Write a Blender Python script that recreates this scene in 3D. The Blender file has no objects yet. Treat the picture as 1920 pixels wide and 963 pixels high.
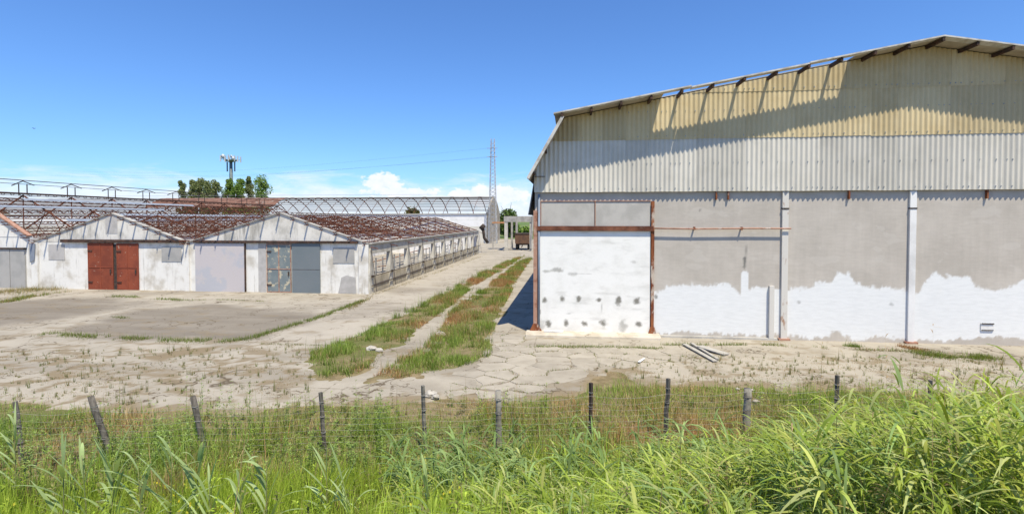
import bpy, math, random
import numpy as np
from mathutils import Vector, Matrix, Euler

random.seed(7); RNG = np.random.default_rng(7)
SC = bpy.context.scene
COL = SC.collection

# ---------------------------------------------------------------- camera, sky, sun, exposure
CAM_H, YAW, PITCH, F = 4.6, math.radians(6.54), math.radians(1.4), 960.0
cam_data = bpy.data.cameras.new('camera')
cam_data.sensor_width = 36.0; cam_data.lens = 18.0
cam_data.shift_y = -47.0 / 1920.0
cam_data.clip_start = 0.1; cam_data.clip_end = 6000
cam = bpy.data.objects.new('camera', cam_data)
cam.location = (0, 0, CAM_H); cam.rotation_euler = (math.pi / 2 - PITCH, 0, YAW)
COL.objects.link(cam); SC.camera = cam

SUN_DIR = Vector((0.55, -0.90, 2.2)).normalized()          # towards the sun
SUN_EL = math.asin(SUN_DIR.z); SUN_AZ = math.atan2(SUN_DIR.x, SUN_DIR.y)
world = bpy.data.worlds.new('World'); SC.world = world; world.use_nodes = True
wn = world.node_tree; wn.nodes.clear()
def wnode(t, **k):
    n = wn.nodes.new(t)
    for a, b in k.items(): setattr(n, a, b)
    return n
def wmath(op, a, b=None, c=None, clamp=False):
    n = wnode('ShaderNodeMath', operation=op, use_clamp=clamp)
    for i, x in enumerate((a, b, c)):
        if x is None: continue
        if isinstance(x, (int, float)): n.inputs[i].default_value = x
        else: wn.links.new(x, n.inputs[i])
    return n.outputs[0]
sky = wnode('ShaderNodeTexSky', sky_type='NISHITA', sun_disc=False, sun_elevation=SUN_EL, sun_rotation=SUN_AZ,
            altitude=0, air_density=1.0, dust_density=0.4, ozone_density=2.0)
bg_sky = wnode('ShaderNodeBackground'); bg_sky.inputs['Strength'].default_value = 0.116
skt = wnode('ShaderNodeMix', data_type='RGBA', blend_type='MULTIPLY'); skt.inputs[0].default_value = 1.0; skt.inputs[7].default_value = (0.57, 0.86, 1.27, 1)
wn.links.new(sky.outputs[0], skt.inputs[6]); wn.links.new(skt.outputs[2], bg_sky.inputs['Color'])
tc = wnode('ShaderNodeTexCoord'); sep = wnode('ShaderNodeSeparateXYZ'); wn.links.new(tc.outputs['Generated'], sep.inputs[0])
dx, dy, dz = sep.outputs
az = wmath('ARCTAN2', dx, dy)
comb = wnode('ShaderNodeCombineXYZ'); wn.links.new(wmath('MULTIPLY', az, 9.0), comb.inputs[0]); wn.links.new(wmath('MULTIPLY', dz, 42.0), comb.inputs[1])
nz = wnode('ShaderNodeTexNoise'); nz.inputs['Scale'].default_value = 1.0; nz.inputs['Detail'].default_value = 9; nz.inputs['Roughness'].default_value = 0.62
nz.inputs['Distortion'].default_value = 0.4
wn.links.new(comb.outputs[0], nz.inputs['Vector'])
def wrange(x, a, b, c, d):
    n = wnode('ShaderNodeMapRange', interpolation_type='SMOOTHSTEP')
    wn.links.new(x, n.inputs[0])
    for i, q in enumerate((a, b, c, d)): n.inputs[i + 1].default_value = q
    return n.outputs[0]
# a bank of thin cloud low round the whole horizon, denser towards the ground
cover = wmath('SUBTRACT', wrange(dz, 0.0, 0.115, 0.52, -0.10), wrange(dz, 0.085, 0.135, 0.0, 0.45))
bank = wrange(wmath('ADD', nz.outputs[0], cover), 0.47, 0.92, 0.0, 0.82)
# cumulus heads: ellipses roughened by noise
heads = None
for (ha, he, ra, re) in ((-0.362, 0.070, 0.036, 0.018), (-0.33, 0.052, 0.08, 0.010), (-0.16, 0.045, 0.09, 0.022), (0.45, 0.06, 0.09, 0.02), (-1.7, 0.06, 0.1, 0.025), (1.4, 0.07, 0.1, 0.025), (2.5, 0.06, 0.12, 0.02)):
    ex = wmath('DIVIDE', wmath('SUBTRACT', az, ha), ra); ey = wmath('DIVIDE', wmath('SUBTRACT', dz, he), re)
    r2 = wmath('ADD', wmath('MULTIPLY', ex, ex), wmath('MULTIPLY', ey, ey))
    b = wmath('SUBTRACT', 1.0, wmath('SQRT', r2))
    heads = b if heads is None else wmath('MAXIMUM', heads, b)
comb2 = wnode('ShaderNodeCombineXYZ'); wn.links.new(wmath('MULTIPLY', az, 30.0), comb2.inputs[0]); wn.links.new(wmath('MULTIPLY', dz, 45.0), comb2.inputs[1])
nz2 = wnode('ShaderNodeTexNoise'); nz2.inputs['Scale'].default_value = 1.6; nz2.inputs['Detail'].default_value = 8; nz2.inputs['Roughness'].default_value = 0.6
wn.links.new(comb2.outputs[0], nz2.inputs['Vector'])
head_f = wrange(wmath('ADD', heads, wmath('MULTIPLY', wmath('SUBTRACT', nz2.outputs[0], 0.5), 2.2)), -0.15, 0.25, 0.0, 1.0)
cl = wmath('MAXIMUM', bank, head_f)
cl = wmath('MULTIPLY', cl, wrange(dz, -0.01, 0.0, 0.0, 1.0))
bg_c = wnode('ShaderNodeBackground')
ccol = wnode('ShaderNodeMix', data_type='RGBA'); wn.links.new(nz2.outputs[0], ccol.inputs[0])
ccol.inputs[6].default_value = (0.62, 0.72, 0.88, 1); ccol.inputs[7].default_value = (0.98, 0.98, 1.0, 1)
wn.links.new(ccol.outputs[2], bg_c.inputs['Color']); bg_c.inputs['Strength'].default_value = 0.92
mixs = wnode('ShaderNodeMixShader'); wn.links.new(cl, mixs.inputs[0]); wn.links.new(bg_sky.outputs[0], mixs.inputs[1]); wn.links.new(bg_c.outputs[0], mixs.inputs[2])
wout = wnode('ShaderNodeOutputWorld'); wn.links.new(mixs.outputs[0], wout.inputs[0])

sun_data = bpy.data.lights.new('sun', 'SUN'); sun_data.energy = 5.0; sun_data.angle = math.radians(0.53); sun_data.color = (1.0, 0.915, 0.735)
sun = bpy.data.objects.new('sun', sun_data); sun.rotation_euler = SUN_DIR.to_track_quat('Z', 'Y').to_euler(); sun.location = (20, -30, 60)
COL.objects.link(sun)
SC.view_settings.view_transform = 'Standard'; SC.view_settings.look = 'None'; SC.view_settings.gamma = 1.0
SC.view_settings.exposure = 0.36; SC.view_settings.use_curve_mapping = False
SC.render.engine = 'CYCLES'; SC.cycles.max_bounces = 6; SC.cycles.transparent_max_bounces = 4

# ---------------------------------------------------------------- pixels to directions, noise, terrain
CR = Euler((math.pi / 2 - PITCH, 0, YAW)).to_matrix()
def ray(u, v): return CR @ Vector(((u - 960) / F, -(v - 434.5) / F, -1.0))
def G(u, v, z=0.0):
    d = ray(u, v); t = (z - CAM_H) / d.z; return Vector((d.x * t, d.y * t, z))
def PY(u, v, Y):
    d = ray(u, v); t = Y / d.y; return Vector((d.x * t, Y, CAM_H + d.z * t))
NX = -0.0816 * math.cos(YAW) - 0.9967 * math.sin(YAW); NY = -0.0816 * math.sin(YAW) + 0.9967 * math.cos(YAW)
def T(x, y): return x * NX + y * NY                       # distance from the road line
def PT(u, v, t):                                          # ray meets the upright plane T = t
    d = ray(u, v); k = t / (d.x * NX + d.y * NY); return Vector((d.x * k, d.y * k, CAM_H + d.z * k))
_tab = RNG.random((256, 256))
def vnoise(x, y, s=0):
    x = np.asarray(x, float) + s * 17.3; y = np.asarray(y, float) + s * 31.7
    xi = np.floor(x).astype(int); yi = np.floor(y).astype(int); fx = x - xi; fy = y - yi
    fx = fx * fx * (3 - 2 * fx); fy = fy * fy * (3 - 2 * fy)
    a = _tab[xi % 256, yi % 256]; b = _tab[(xi + 1) % 256, yi % 256]; c = _tab[xi % 256, (yi + 1) % 256]; d = _tab[(xi + 1) % 256, (yi + 1) % 256]
    return (a * (1 - fx) + b * fx) * (1 - fy) + (c * (1 - fx) + d * fx) * fy
def fbm(x, y, s=0, o=4):
    r = 0; a = 0.5; t = 0
    for i in range(o):
        r = r + a * vnoise(np.asarray(x) * 2 ** i, np.asarray(y) * 2 ** i, s + i); t += a; a *= 0.55
    return r / t
def sstep(a, b, x):
    t = np.clip((np.asarray(x, float) - a) / (b - a), 0, 1); return t * t * (3 - 2 * t)
def gz(x, y):
    t = T(np.asarray(x, float), np.asarray(y, float))
    z = 2.0 * (1 - sstep(1.6, 9.0, t)) + 0.10 * (fbm(np.asarray(x) * 0.7, np.asarray(y) * 0.7, 3) - 0.5) * sstep(13.0, 8.5, t)
    return z
def sdf(poly, x, y):                                      # signed distance to a polygon, negative inside
    x = np.asarray(x, float); y = np.asarray(y, float)
    d = np.full(x.shape, 1e9); ins = np.zeros(x.shape, bool)
    n = len(poly)
    for i in range(n):
        ax, ay = poly[i][0], poly[i][1]; bx, by = poly[(i + 1) % n][0], poly[(i + 1) % n][1]
        ex, ey = bx - ax, by - ay; L = ex * ex + ey * ey + 1e-12
        t = np.clip(((x - ax) * ex + (y - ay) * ey) / L, 0, 1)
        d = np.minimum(d, np.hypot(x - ax - t * ex, y - ay - t * ey))
        cr = ((ay > y) != (by > y))
        xx = ax + (y - ay) / (by - ay if abs(by - ay) > 1e-12 else 1e-12) * ex
        ins ^= cr & (x < xx)
    return np.where(ins, -d, d)

# ---------------------------------------------------------------- materials
def new_mat(name):
    m = bpy.data.materials.new(name); m.use_nodes = True; nt = m.node_tree
    return m, nt, nt.nodes['Principled BSDF']
def lk(nt, a, b): nt.links.new(a, b)
def node(nt, t, **k):
    n = nt.nodes.new(t)
    for a, b in k.items(): setattr(n, a, b)
    return n
def rgba(c): return (c[0], c[1], c[2], 1.0)
def mixc(nt, f, a, b, blend='MIX'):
    n = node(nt, 'ShaderNodeMix', data_type='RGBA', blend_type=blend)
    for i, x in ((0, f), (6, a), (7, b)):
        if hasattr(x, 'default_value') or hasattr(x, 'is_linked'): lk(nt, x, n.inputs[i])
        else: n.inputs[i].default_value = rgba(x) if i else x
    return n.outputs[2]
def mrange(nt, x, a, b, c=0.0, d=1.0):
    n = node(nt, 'ShaderNodeMapRange', interpolation_type='SMOOTHSTEP'); lk(nt, x, n.inputs[0])
    for i, q in enumerate((a, b, c, d)): n.inputs[i + 1].default_value = q
    return n.outputs[0]
def coords(nt, stretch=(1, 1, 1), rnd=True):
    tcn = node(nt, 'ShaderNodeTexCoord'); mp = node(nt, 'ShaderNodeMapping'); mp.inputs['Scale'].default_value = stretch
    src = tcn.outputs['Object']
    if rnd:
        oi = node(nt, 'ShaderNodeObjectInfo'); ad = node(nt, 'ShaderNodeVectorMath', operation='MULTIPLY_ADD')
        lk(nt, oi.outputs['Random'], ad.inputs[0]); ad.inputs[1].default_value = (37, 53, 71); lk(nt, src, ad.inputs[2]); src = ad.outputs[0]
    lk(nt, src, mp.inputs[0]); return mp.outputs[0]
def noise(nt, vec, scale, detail=5, rough=0.6):
    n = node(nt, 'ShaderNodeTexNoise'); n.inputs['Scale'].default_value = scale; n.inputs['Detail'].default_value = detail; n.inputs['Roughness'].default_value = rough
    lk(nt, vec, n.inputs['Vector']); return n.outputs[0]
def bump(nt, bs, h, strength=0.3, dist=0.02):
    b = node(nt, 'ShaderNodeBump'); b.inputs['Strength'].default_value = strength; b.inputs['Distance'].default_value = dist
    lk(nt, h, b.inputs['Height']); lk(nt, b.outputs[0], bs.inputs['Normal'])
def weathered(name, c1, c2, scale=2.0, lo=0.4, hi=0.65, c3=None, s3=6.0, lo3=0.55, hi3=0.7, stretch=(1, 1, 1), st3=None, rough=0.9, metal=0.0, bmp=0.25, var=0.0, spec=0.25):
    m, nt, bs = new_mat(name)
    v = coords(nt, stretch); n1 = noise(nt, v, scale)
    c = mixc(nt, mrange(nt, n1, lo, hi), c1, c2)
    if c3 is not None:
        v3 = coords(nt, st3 or stretch); n3 = noise(nt, v3, s3, 6, 0.65); c = mixc(nt, mrange(nt, n3, lo3, hi3), c, c3)
    fine = noise(nt, coords(nt), 45.0, 3)
    c = mixc(nt, 0.35, c, mixc(nt, fine, (0.55, 0.55, 0.55), (1.25, 1.25, 1.25)), 'MULTIPLY')
    if var:
        oi = node(nt, 'ShaderNodeObjectInfo'); f = mrange(nt, oi.outputs['Random'], 0, 1, 1 - var, 1 + var)
        cm = node(nt, 'ShaderNodeCombineColor'); [lk(nt, f, cm.inputs[i]) for i in range(3)]
        c = mixc(nt, 1.0, c, cm.outputs[0], 'MULTIPLY')
    lk(nt, c, bs.inputs['Base Color']); bs.inputs['Roughness'].default_value = rough; bs.inputs['Metallic'].default_value = metal
    bs.inputs['Specular IOR Level'].default_value = spec
    if bmp: bump(nt, bs, fine, bmp, 0.01)
    return m
M = {}
M['rust'] = weathered('rust', (0.105, 0.038, 0.023), (0.24, 0.098, 0.058), 3.0, 0.35, 0.7, (0.30, 0.22, 0.17), 2.0, 0.62, 0.75)
M['rust_light'] = weathered('rust_light', (0.42, 0.24, 0.17), (0.25, 0.10, 0.055), 4.0, 0.45, 0.7, (0.50, 0.42, 0.36), 5.0, 0.55, 0.7)
M['rust_paint'] = weathered('rust_paint', (0.64, 0.61, 0.555), (0.36, 0.21, 0.13), 3.0, 0.56, 0.70, stretch=(1, 1, 0.5))
M['rust_heavy'] = weathered('rust_heavy', (0.17, 0.05, 0.022), (0.30, 0.11, 0.045), 4.0, 0.4, 0.65, (0.52, 0.44, 0.36), 3.0, 0.50, 0.60, stretch=(1, 1, 0.4))
M['dark_iron'] = weathered('dark_iron', (0.045, 0.038, 0.034), (0.09, 0.06, 0.045), 5.0)
M['brown_steel'] = weathered('brown_steel', (0.05, 0.034, 0.028), (0.10, 0.055, 0.04), 4.0)
M['grey_steel'] = weathered('grey_steel', (0.38, 0.40, 0.41), (0.28, 0.29, 0.30), 4.0, rough=0.6, metal=0.3)
M['limewash'] = weathered('limewash', (0.78, 0.76, 0.71), (0.52, 0.48, 0.41), 0.9, 0.45, 0.72, (0.30, 0.275, 0.235), 1.7, 0.54, 0.80, st3=(2.6, 2.6, 0.25))
M['limewash_gable'] = weathered('limewash_gable', (0.72, 0.69, 0.63), (0.47, 0.45, 0.40), 1.0, 0.40, 0.68, (0.16, 0.15, 0.13), 2.0, 0.48, 0.82, st3=(1.3, 1.3, 0.22))
M['white_wall'] = weathered('white_wall', (0.80, 0.79, 0.77), (0.62, 0.61, 0.59), 0.7, 0.45, 0.75)
M['concrete'] = weathered('concrete', (0.42, 0.40, 0.36), (0.30, 0.285, 0.26), 1.5, 0.4, 0.65, (0.18, 0.17, 0.155), 1.6, 0.58, 0.8, st3=(2, 2, 0.3))
M['concrete_pale'] = weathered('concrete_pale', (0.60, 0.57, 0.50), (0.46, 0.43, 0.365), 1.5, 0.4, 0.65)
M['transom'] = weathered('transom', (0.50, 0.475, 0.435), (0.42, 0.40, 0.365), 1.4, 0.4, 0.65, (0.34, 0.32, 0.29), 1.2, 0.55, 0.8, st3=(3, 3, 0.3))
M['sill'] = weathered('sill', (0.56, 0.50, 0.41), (0.44, 0.385, 0.30), 2.0, 0.4, 0.65, (0.20, 0.165, 0.12), 4.0, 0.58, 0.75)
M['concrete_dark'] = weathered('concrete_dark', (0.40, 0.345, 0.27), (0.28, 0.235, 0.175), 0.6, 0.4, 0.65, (0.18, 0.155, 0.125), 0.8, 0.56, 0.8, st3=(2, 2, 0.2))
M['boards'] = weathered('boards', (0.48, 0.43, 0.34), (0.36, 0.32, 0.245), 1.5, 0.4, 0.65, (0.24, 0.20, 0.155), 1.6, 0.58, 0.8, st3=(3, 3, 0.3))
M['door_red'] = weathered('door_red', (0.27, 0.068, 0.034), (0.20, 0.05, 0.028), 1.2, 0.4, 0.65, (0.42, 0.30, 0.22), 5.0, 0.63, 0.70, var=0.08, rough=0.75)
M['door_lavender'] = weathered('door_lavender', (0.53, 0.49, 0.49), (0.46, 0.46, 0.49), 0.9, 0.5, 0.62, (0.55, 0.50, 0.47), 1.2, 0.55, 0.7)
M['door_teal'] = weathered('door_teal', (0.17, 0.205, 0.215), (0.22, 0.25, 0.25), 1.5, 0.4, 0.65, (0.50, 0.45, 0.33), 3.2, 0.56, 0.62)
M['door_grey'] = weathered('door_grey', (0.155, 0.185, 0.20), (0.175, 0.20, 0.215), 0.8, 0.3, 0.7, rough=0.7)
M['panel_grey'] = weathered('panel_grey', (0.40, 0.39, 0.37), (0.34, 0.335, 0.32), 1.2)
M['plaster_patch'] = weathered('plaster_patch', (0.48, 0.46, 0.44), (0.40, 0.385, 0.365), 2.0)
M['blue_grey'] = weathered('blue_grey', (0.26, 0.30, 0.36), (0.22, 0.25, 0.30), 1.5)
M['sheet_white'] = weathered('sheet_white', (0.62, 0.59, 0.52), (0.55, 0.525, 0.46), 0.9, 0.4, 0.7, (0.42, 0.40, 0.36), 1.3, 0.60, 0.85, st3=(4, 4, 0.2), var=0.09)
M['sheet_ochre'] = weathered('sheet_ochre', (0.60, 0.495, 0.30), (0.53, 0.42, 0.235), 0.7, 0.4, 0.7, (0.42, 0.34, 0.22), 1.3, 0.55, 0.85, st3=(4, 4, 0.2), var=0.10)
M['roof_sheet'] = weathered('roof_sheet', (0.46, 0.41, 0.33), (0.36, 0.31, 0.24), 1.0)
M['roof_edge'] = weathered('roof_edge', (0.62, 0.60, 0.55), (0.42, 0.39, 0.34), 3.0)
M['roof_rust'] = weathered('roof_rust', (0.19, 0.10, 0.07), (0.11, 0.055, 0.04), 0.6, 0.4, 0.65, (0.30, 0.26, 0.22), 0.9, 0.56, 0.7)
M['side_dark'] = weathered('side_dark', (0.26, 0.27, 0.28), (0.20, 0.205, 0.21), 1.0)
M['post_wood'] = weathered('post_wood', (0.155, 0.14, 0.12), (0.075, 0.066, 0.056), 6.0, 0.4, 0.65, stretch=(3, 3, 0.5))
M['post_concrete'] = weathered('post_concrete', (0.30, 0.28, 0.24), (0.13, 0.12, 0.105), 4.0, 0.4, 0.65)
M['wire'] = weathered('wire', (0.34, 0.335, 0.32), (0.24, 0.22, 0.20), 6.0, rough=0.5, metal=0.4, bmp=0)
M['plank'] = weathered('plank', (0.42, 0.40, 0.36), (0.30, 0.28, 0.245), 3.0, stretch=(1, 6, 6))
M['white_scrap'] = weathered('white_scrap', (0.80, 0.80, 0.79), (0.62, 0.61, 0.58), 4.0)
M['stone'] = weathered('stone', (0.46, 0.43, 0.38), (0.33, 0.30, 0.25), 5.0, var=0.1)
M['rubber'] = weathered('rubber', (0.022, 0.022, 0.023), (0.04, 0.038, 0.036), 5.0, rough=0.7)
M['trailer_body'] = weathered('trailer_body', (0.16, 0.09, 0.055), (0.10, 0.06, 0.045), 2.0)
M['orange_sheet'] = weathered('orange_sheet', (0.52, 0.27, 0.13), (0.40, 0.20, 0.10), 1.5)
M['bark'] = weathered('bark', (0.12, 0.10, 0.08), (0.07, 0.06, 0.05), 4.0)
M['mast'] = weathered('mast', (0.16, 0.20, 0.20), (0.12, 0.15, 0.15), 1.0, rough=0.6)
M['antenna'] = weathered('antenna', (0.62, 0.64, 0.66), (0.45, 0.47, 0.48), 1.0, rough=0.6)
M['pylon'] = weathered('pylon', (0.42, 0.43, 0.44), (0.30, 0.31, 0.32), 2.0, rough=0.6, metal=0.2)
M['slab'] = weathered('slab', (0.37, 0.332, 0.27), (0.30, 0.266, 0.213), 1.4, 0.35, 0.7, (0.20, 0.165, 0.12), 3.0, 0.58, 0.75, var=0.06, bmp=0.4)

def attr_leaf(name, trans=0.42, rough=0.55):
    m, nt, bs = new_mat(name); at = node(nt, 'ShaderNodeAttribute', attribute_name='col')
    lk(nt, at.outputs['Color'], bs.inputs['Base Color']); bs.inputs['Roughness'].default_value = rough; bs.inputs['Specular IOR Level'].default_value = 0.15
    tr = node(nt, 'ShaderNodeBsdfTranslucent'); g = mixc(nt, 1.0, at.outputs['Color'], (1.25, 1.2, 0.6), 'MULTIPLY'); lk(nt, g, tr.inputs['Color'])
    mx = node(nt, 'ShaderNodeMixShader'); mx.inputs[0].default_value = trans
    lk(nt, bs.outputs[0], mx.inputs[1]); lk(nt, tr.outputs[0], mx.inputs[2]); lk(nt, mx.outputs[0], nt.nodes['Material Output'].inputs['Surface'])
    return m
M['leaf'] = attr_leaf('leaf'); M['crown'] = attr_leaf('crown', 0.25, 0.7)

# ---------------------------------------------------------------- mesh helpers
LOC = {}
def link(o, parent=None):
    COL.objects.link(o)
    if parent is not None: o.parent = parent
    return o
def thing(name, label, cat, loc, group=None):
    o = bpy.data.objects.new(name, None); o.location = loc; o.empty_display_size = 0.2
    link(o); o['label'] = label; o['category'] = cat
    if group: o['group'] = group
    LOC[o] = Vector(loc); return o
def tag(o, label=None, cat=None, group=None, kind=None):
    if label: o['label'] = label
    if cat: o['category'] = cat
    if group: o['group'] = group
    if kind: o['kind'] = kind
    return o
class MB:
    def __init__(s): s.v = []; s.f = []
    def add(s, vs, fs):
        b = len(s.v); s.v += [tuple(q) for q in vs]; s.f += [tuple(b + i for i in f) for f in fs]
    def box(s, x0, x1, y0, y1, z0, z1):
        s.add([(x0, y0, z0), (x1, y0, z0), (x1, y1, z0), (x0, y1, z0), (x0, y0, z1), (x1, y0, z1), (x1, y1, z1), (x0, y1, z1)],
              [(0, 3, 2, 1), (4, 5, 6, 7), (0, 1, 5, 4), (1, 2, 6, 5), (2, 3, 7, 6), (3, 0, 4, 7)]); return s
    def bar(s, a, b, w, h=None, up=(0, 0, 1)):
        a = Vector(a); b = Vector(b); h = h or w; d = (b - a).normalized(); u = Vector(up)
        if abs(d.dot(u)) > 0.95: u = Vector((1, 0, 0)) if abs(d.x) < 0.9 else Vector((0, 1, 0))
        x = d.cross(u).normalized() * w / 2; y = x.cross(d).normalized() * h / 2
        s.add([a - x - y, a + x - y, a + x + y, a - x + y, b - x - y, b + x - y, b + x + y, b - x + y],
              [(0, 3, 2, 1), (4, 5, 6, 7), (0, 1, 5, 4), (1, 2, 6, 5), (2, 3, 7, 6), (3, 0, 4, 7)]); return s
    def tube(s, pts, r, n=8, cap=True):
        pts = [Vector(p) for p in pts]; rs = r if isinstance(r, (list, tuple)) else [r] * len(pts); b = len(s.v)
        for i, p in enumerate(pts):
            d = (pts[min(i + 1, len(pts) - 1)] - pts[max(i - 1, 0)]).normalized()
            u = Vector((0, 0, 1)) if abs(d.z) < 0.9 else Vector((1, 0, 0)); x = d.cross(u).normalized(); y = d.cross(x)
            for k in range(n):
                a = 2 * math.pi * k / n; s.v.append(tuple(p + (x * math.cos(a) + y * math.sin(a)) * rs[i]))
        for i in range(len(pts) - 1):
            for k in range(n):
                s.f.append((b + i * n + k, b + i * n + (k + 1) % n, b + (i + 1) * n + (k + 1) % n, b + (i + 1) * n + k))
        if cap: s.f.append(tuple(b + k for k in range(n))[::-1]); s.f.append(tuple(b + (len(pts) - 1) * n + k for k in range(n)))
        return s
    def prism(s, poly, axis, a0, a1):
        n = len(poly)
        def P(p, a): return (p[0], a, p[1]) if axis == 'y' else ((a, p[0], p[1]) if axis == 'x' else (p[0], p[1], a))
        s.add([P(p, a0) for p in poly] + [P(p, a1) for p in poly], [tuple(range(n)), tuple(range(2 * n - 1, n - 1, -1))] + [(i, i + n, (i + 1) % n + n, (i + 1) % n) for i in range(n)]); return s
    def build(s, name, mat, parent=None, smooth=False):
        L = LOC.get(parent, Vector((0, 0, 0))); me = bpy.data.meshes.new(name)
        me.from_pydata([(a - L.x, b - L.y, c - L.z) for a, b, c in s.v], [], s.f); me.update()
        me.materials.append(M[mat] if isinstance(mat, str) else mat)
        if smooth: me.polygons.foreach_set('use_smooth', [True] * len(me.polygons))
        o = bpy.data.objects.new(name, me); link(o, parent); LOC[o] = L; return o
def raw_mesh(name, verts, quads=None, tris=None, mat=None, col=None, parent=None, smooth=True, attrs=None):
    me = bpy.data.meshes.new(name); nv = len(verts); me.vertices.add(nv); me.vertices.foreach_set('co', np.asarray(verts, np.float32).ravel())
    parts = [a for a in (quads, tris) if a is not None and len(a)]
    loops = np.concatenate([np.asarray(a).ravel() for a in parts]).astype(np.int32)
    sizes = np.concatenate([np.full(len(a), np.asarray(a).shape[1], np.int32) for a in parts])
    me.loops.add(len(loops)); me.loops.foreach_set('vertex_index', loops)
    me.polygons.add(len(sizes)); starts = np.concatenate([[0], np.cumsum(sizes)[:-1]]).astype(np.int32)
    me.polygons.foreach_set('loop_start', starts); me.polygons.foreach_set('loop_total', sizes)
    me.polygons.foreach_set('use_smooth', np.full(len(sizes), smooth, bool))
    def ca(nm, c):
        a = me.color_attributes.new(nm, 'FLOAT_COLOR', 'POINT'); cc = np.ones((nv, 4), np.float32); cc[:, :3] = c; a.data.foreach_set('color', cc.ravel())
    if col is not None: ca('col', col)
    for k, c in (attrs or {}).items(): ca(k, c)
    me.materials.append(M[mat] if isinstance(mat, str) else mat); me.update(); me.validate()
    o = bpy.data.objects.new(name, me); link(o, parent); return o
def grid_faces(nx, ny):
    i = np.arange((nx - 1) * (ny - 1)); r = i // (nx - 1); c = i % (nx - 1); a = r * nx + c
    return np.stack([a, a + 1, a + nx + 1, a + nx], 1)
def blade_arrays(base, d, L, droop, w, col, segs=3, lance=False, tipcol=None):
    """curved leaf strips: base (N,3), unit start direction d (N,3), length, droop, width, colour"""
    base = np.asarray(base, float); N = len(base); d = np.asarray(d, float); L = np.broadcast_to(L, N); droop = np.broadcast_to(droop, N); w = np.broadcast_to(w, N)
    side = np.cross(d, np.tile([0, 0, 1.0], (N, 1))); ln = np.linalg.norm(side, axis=1, keepdims=True)
    ra = RNG.random(N) * 6.28; alt = np.stack([np.cos(ra), np.sin(ra), 0 * ra], 1); side = np.where(ln < 0.25, alt, side / np.maximum(ln, 1e-6))
    K = 2 * segs + 1; V = np.zeros((N, K, 3)); C = np.zeros((N, K, 3))
    for k in range(segs + 1):
        t = k / segs; p = base + d * (L * t)[:, None]; p[:, 2] -= droop * L * t * t
        p[:, :2] += d[:, :2] * (droop * L * t * t * 0.25)[:, None]
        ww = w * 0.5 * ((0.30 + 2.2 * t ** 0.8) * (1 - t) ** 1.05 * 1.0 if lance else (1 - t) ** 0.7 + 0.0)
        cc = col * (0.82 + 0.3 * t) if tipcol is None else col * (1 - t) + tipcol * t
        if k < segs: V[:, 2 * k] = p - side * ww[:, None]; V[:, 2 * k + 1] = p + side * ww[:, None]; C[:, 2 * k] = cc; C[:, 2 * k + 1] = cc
        else: V[:, 2 * segs] = p; C[:, 2 * segs] = cc
    off = (np.arange(N) * K)[:, None]
    q = np.concatenate([off + np.array([2 * k, 2 * k + 1, 2 * k + 3, 2 * k + 2]) for k in range(segs - 1)]) if segs > 1 else np.zeros((0, 4), int)
    t3 = off + np.array([2 * segs - 2, 2 * segs - 1, 2 * segs])
    return V.reshape(-1, 3), q, t3, np.clip(C.reshape(-1, 3), 0, 1)
def join_arrays(lst):
    V, Q, TT, C = [], [], [], []; o = 0
    for v, q, t, c in lst: V.append(v); Q.append(q + o); TT.append(t + o); C.append(c); o += len(v)
    return np.concatenate(V), np.concatenate(Q), np.concatenate(TT), np.concatenate(C)
def foliage(name, lst, mat='leaf', parent=None):
    L = LOC.get(parent, Vector((0, 0, 0))); v, q, t, c = join_arrays(lst)
    return raw_mesh(name, v - np.array(L), q, t, mat, c, parent)
def updirs(n, lean, bias=(0, 0)):
    a = RNG.random(n) * 6.283; l = np.abs(RNG.normal(0, lean, n)); d = np.stack([np.cos(a) * l + bias[0], np.sin(a) * l + bias[1], np.ones(n)], 1)
    return d / np.linalg.norm(d, axis=1, keepdims=True)
def pick(cols, n, jit=0.18):
    cols = np.array(cols, float); c = cols[RNG.integers(0, len(cols), n)]; return c * (1 + RNG.normal(0, jit, (n, 1))).clip(0.5, 1.6)
# ================================================================ SETTING: ground, field, yard pavement, verges
def axis(*spans):
    out = []
    for a, b, st in spans: out += list(np.arange(a, b, st))
    return np.array(out + [spans[-1][1]])
def ground_material():
    m, nt, bs = new_mat('earth'); v = coords(nt, rnd=False)
    n1 = noise(nt, v, 0.35, 6); n2 = noise(nt, v, 3.0, 6, 0.7); n3 = noise(nt, v, 22.0, 4)
    c = mixc(nt, mrange(nt, n2, 0.35, 0.65), (0.25, 0.195, 0.115), (0.165, 0.13, 0.07))
    c = mixc(nt, mrange(nt, n1, 0.45, 0.60), c, (0.13, 0.135, 0.05))
    c = mixc(nt, 0.5, c, mixc(nt, n3, (0.5, 0.5, 0.5), (1.3, 1.3, 1.3)), 'MULTIPLY')
    lk(nt, c, bs.inputs['Base Color']); bs.inputs['Roughness'].default_value = 1.0; bs.inputs['Specular IOR Level'].default_value = 0.1; bump(nt, bs, n3, 0.5, 0.03); return m
xs = axis((-2500, -500, 500), (-500, -60, 60), (-60, -18, 3), (-18, 20, 0.4), (20, 60, 4), (60, 500, 60), (500, 2500, 500))
ys = axis((-60, -8, 8), (-8, 16, 0.4), (16, 60, 4), (60, 500, 60), (500, 4000, 500))
X, Y = np.meshgrid(xs, ys); Z = gz(X, Y)
tag(raw_mesh('ground', np.stack([X.ravel(), Y.ravel(), Z.ravel()], 1), grid_faces(len(xs), len(ys)), None, ground_material()), kind='structure')
M['field'] = weathered('field', (0.085, 0.15, 0.03), (0.13, 0.17, 0.045), 0.02, 0.4, 0.6, (0.22, 0.20, 0.09), 0.012, 0.55, 0.65, bmp=0)
tag(MB().box(-1800, 1800, 119, 3800, -0.5, 0.06).build('field', 'field'), kind='structure')

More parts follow.
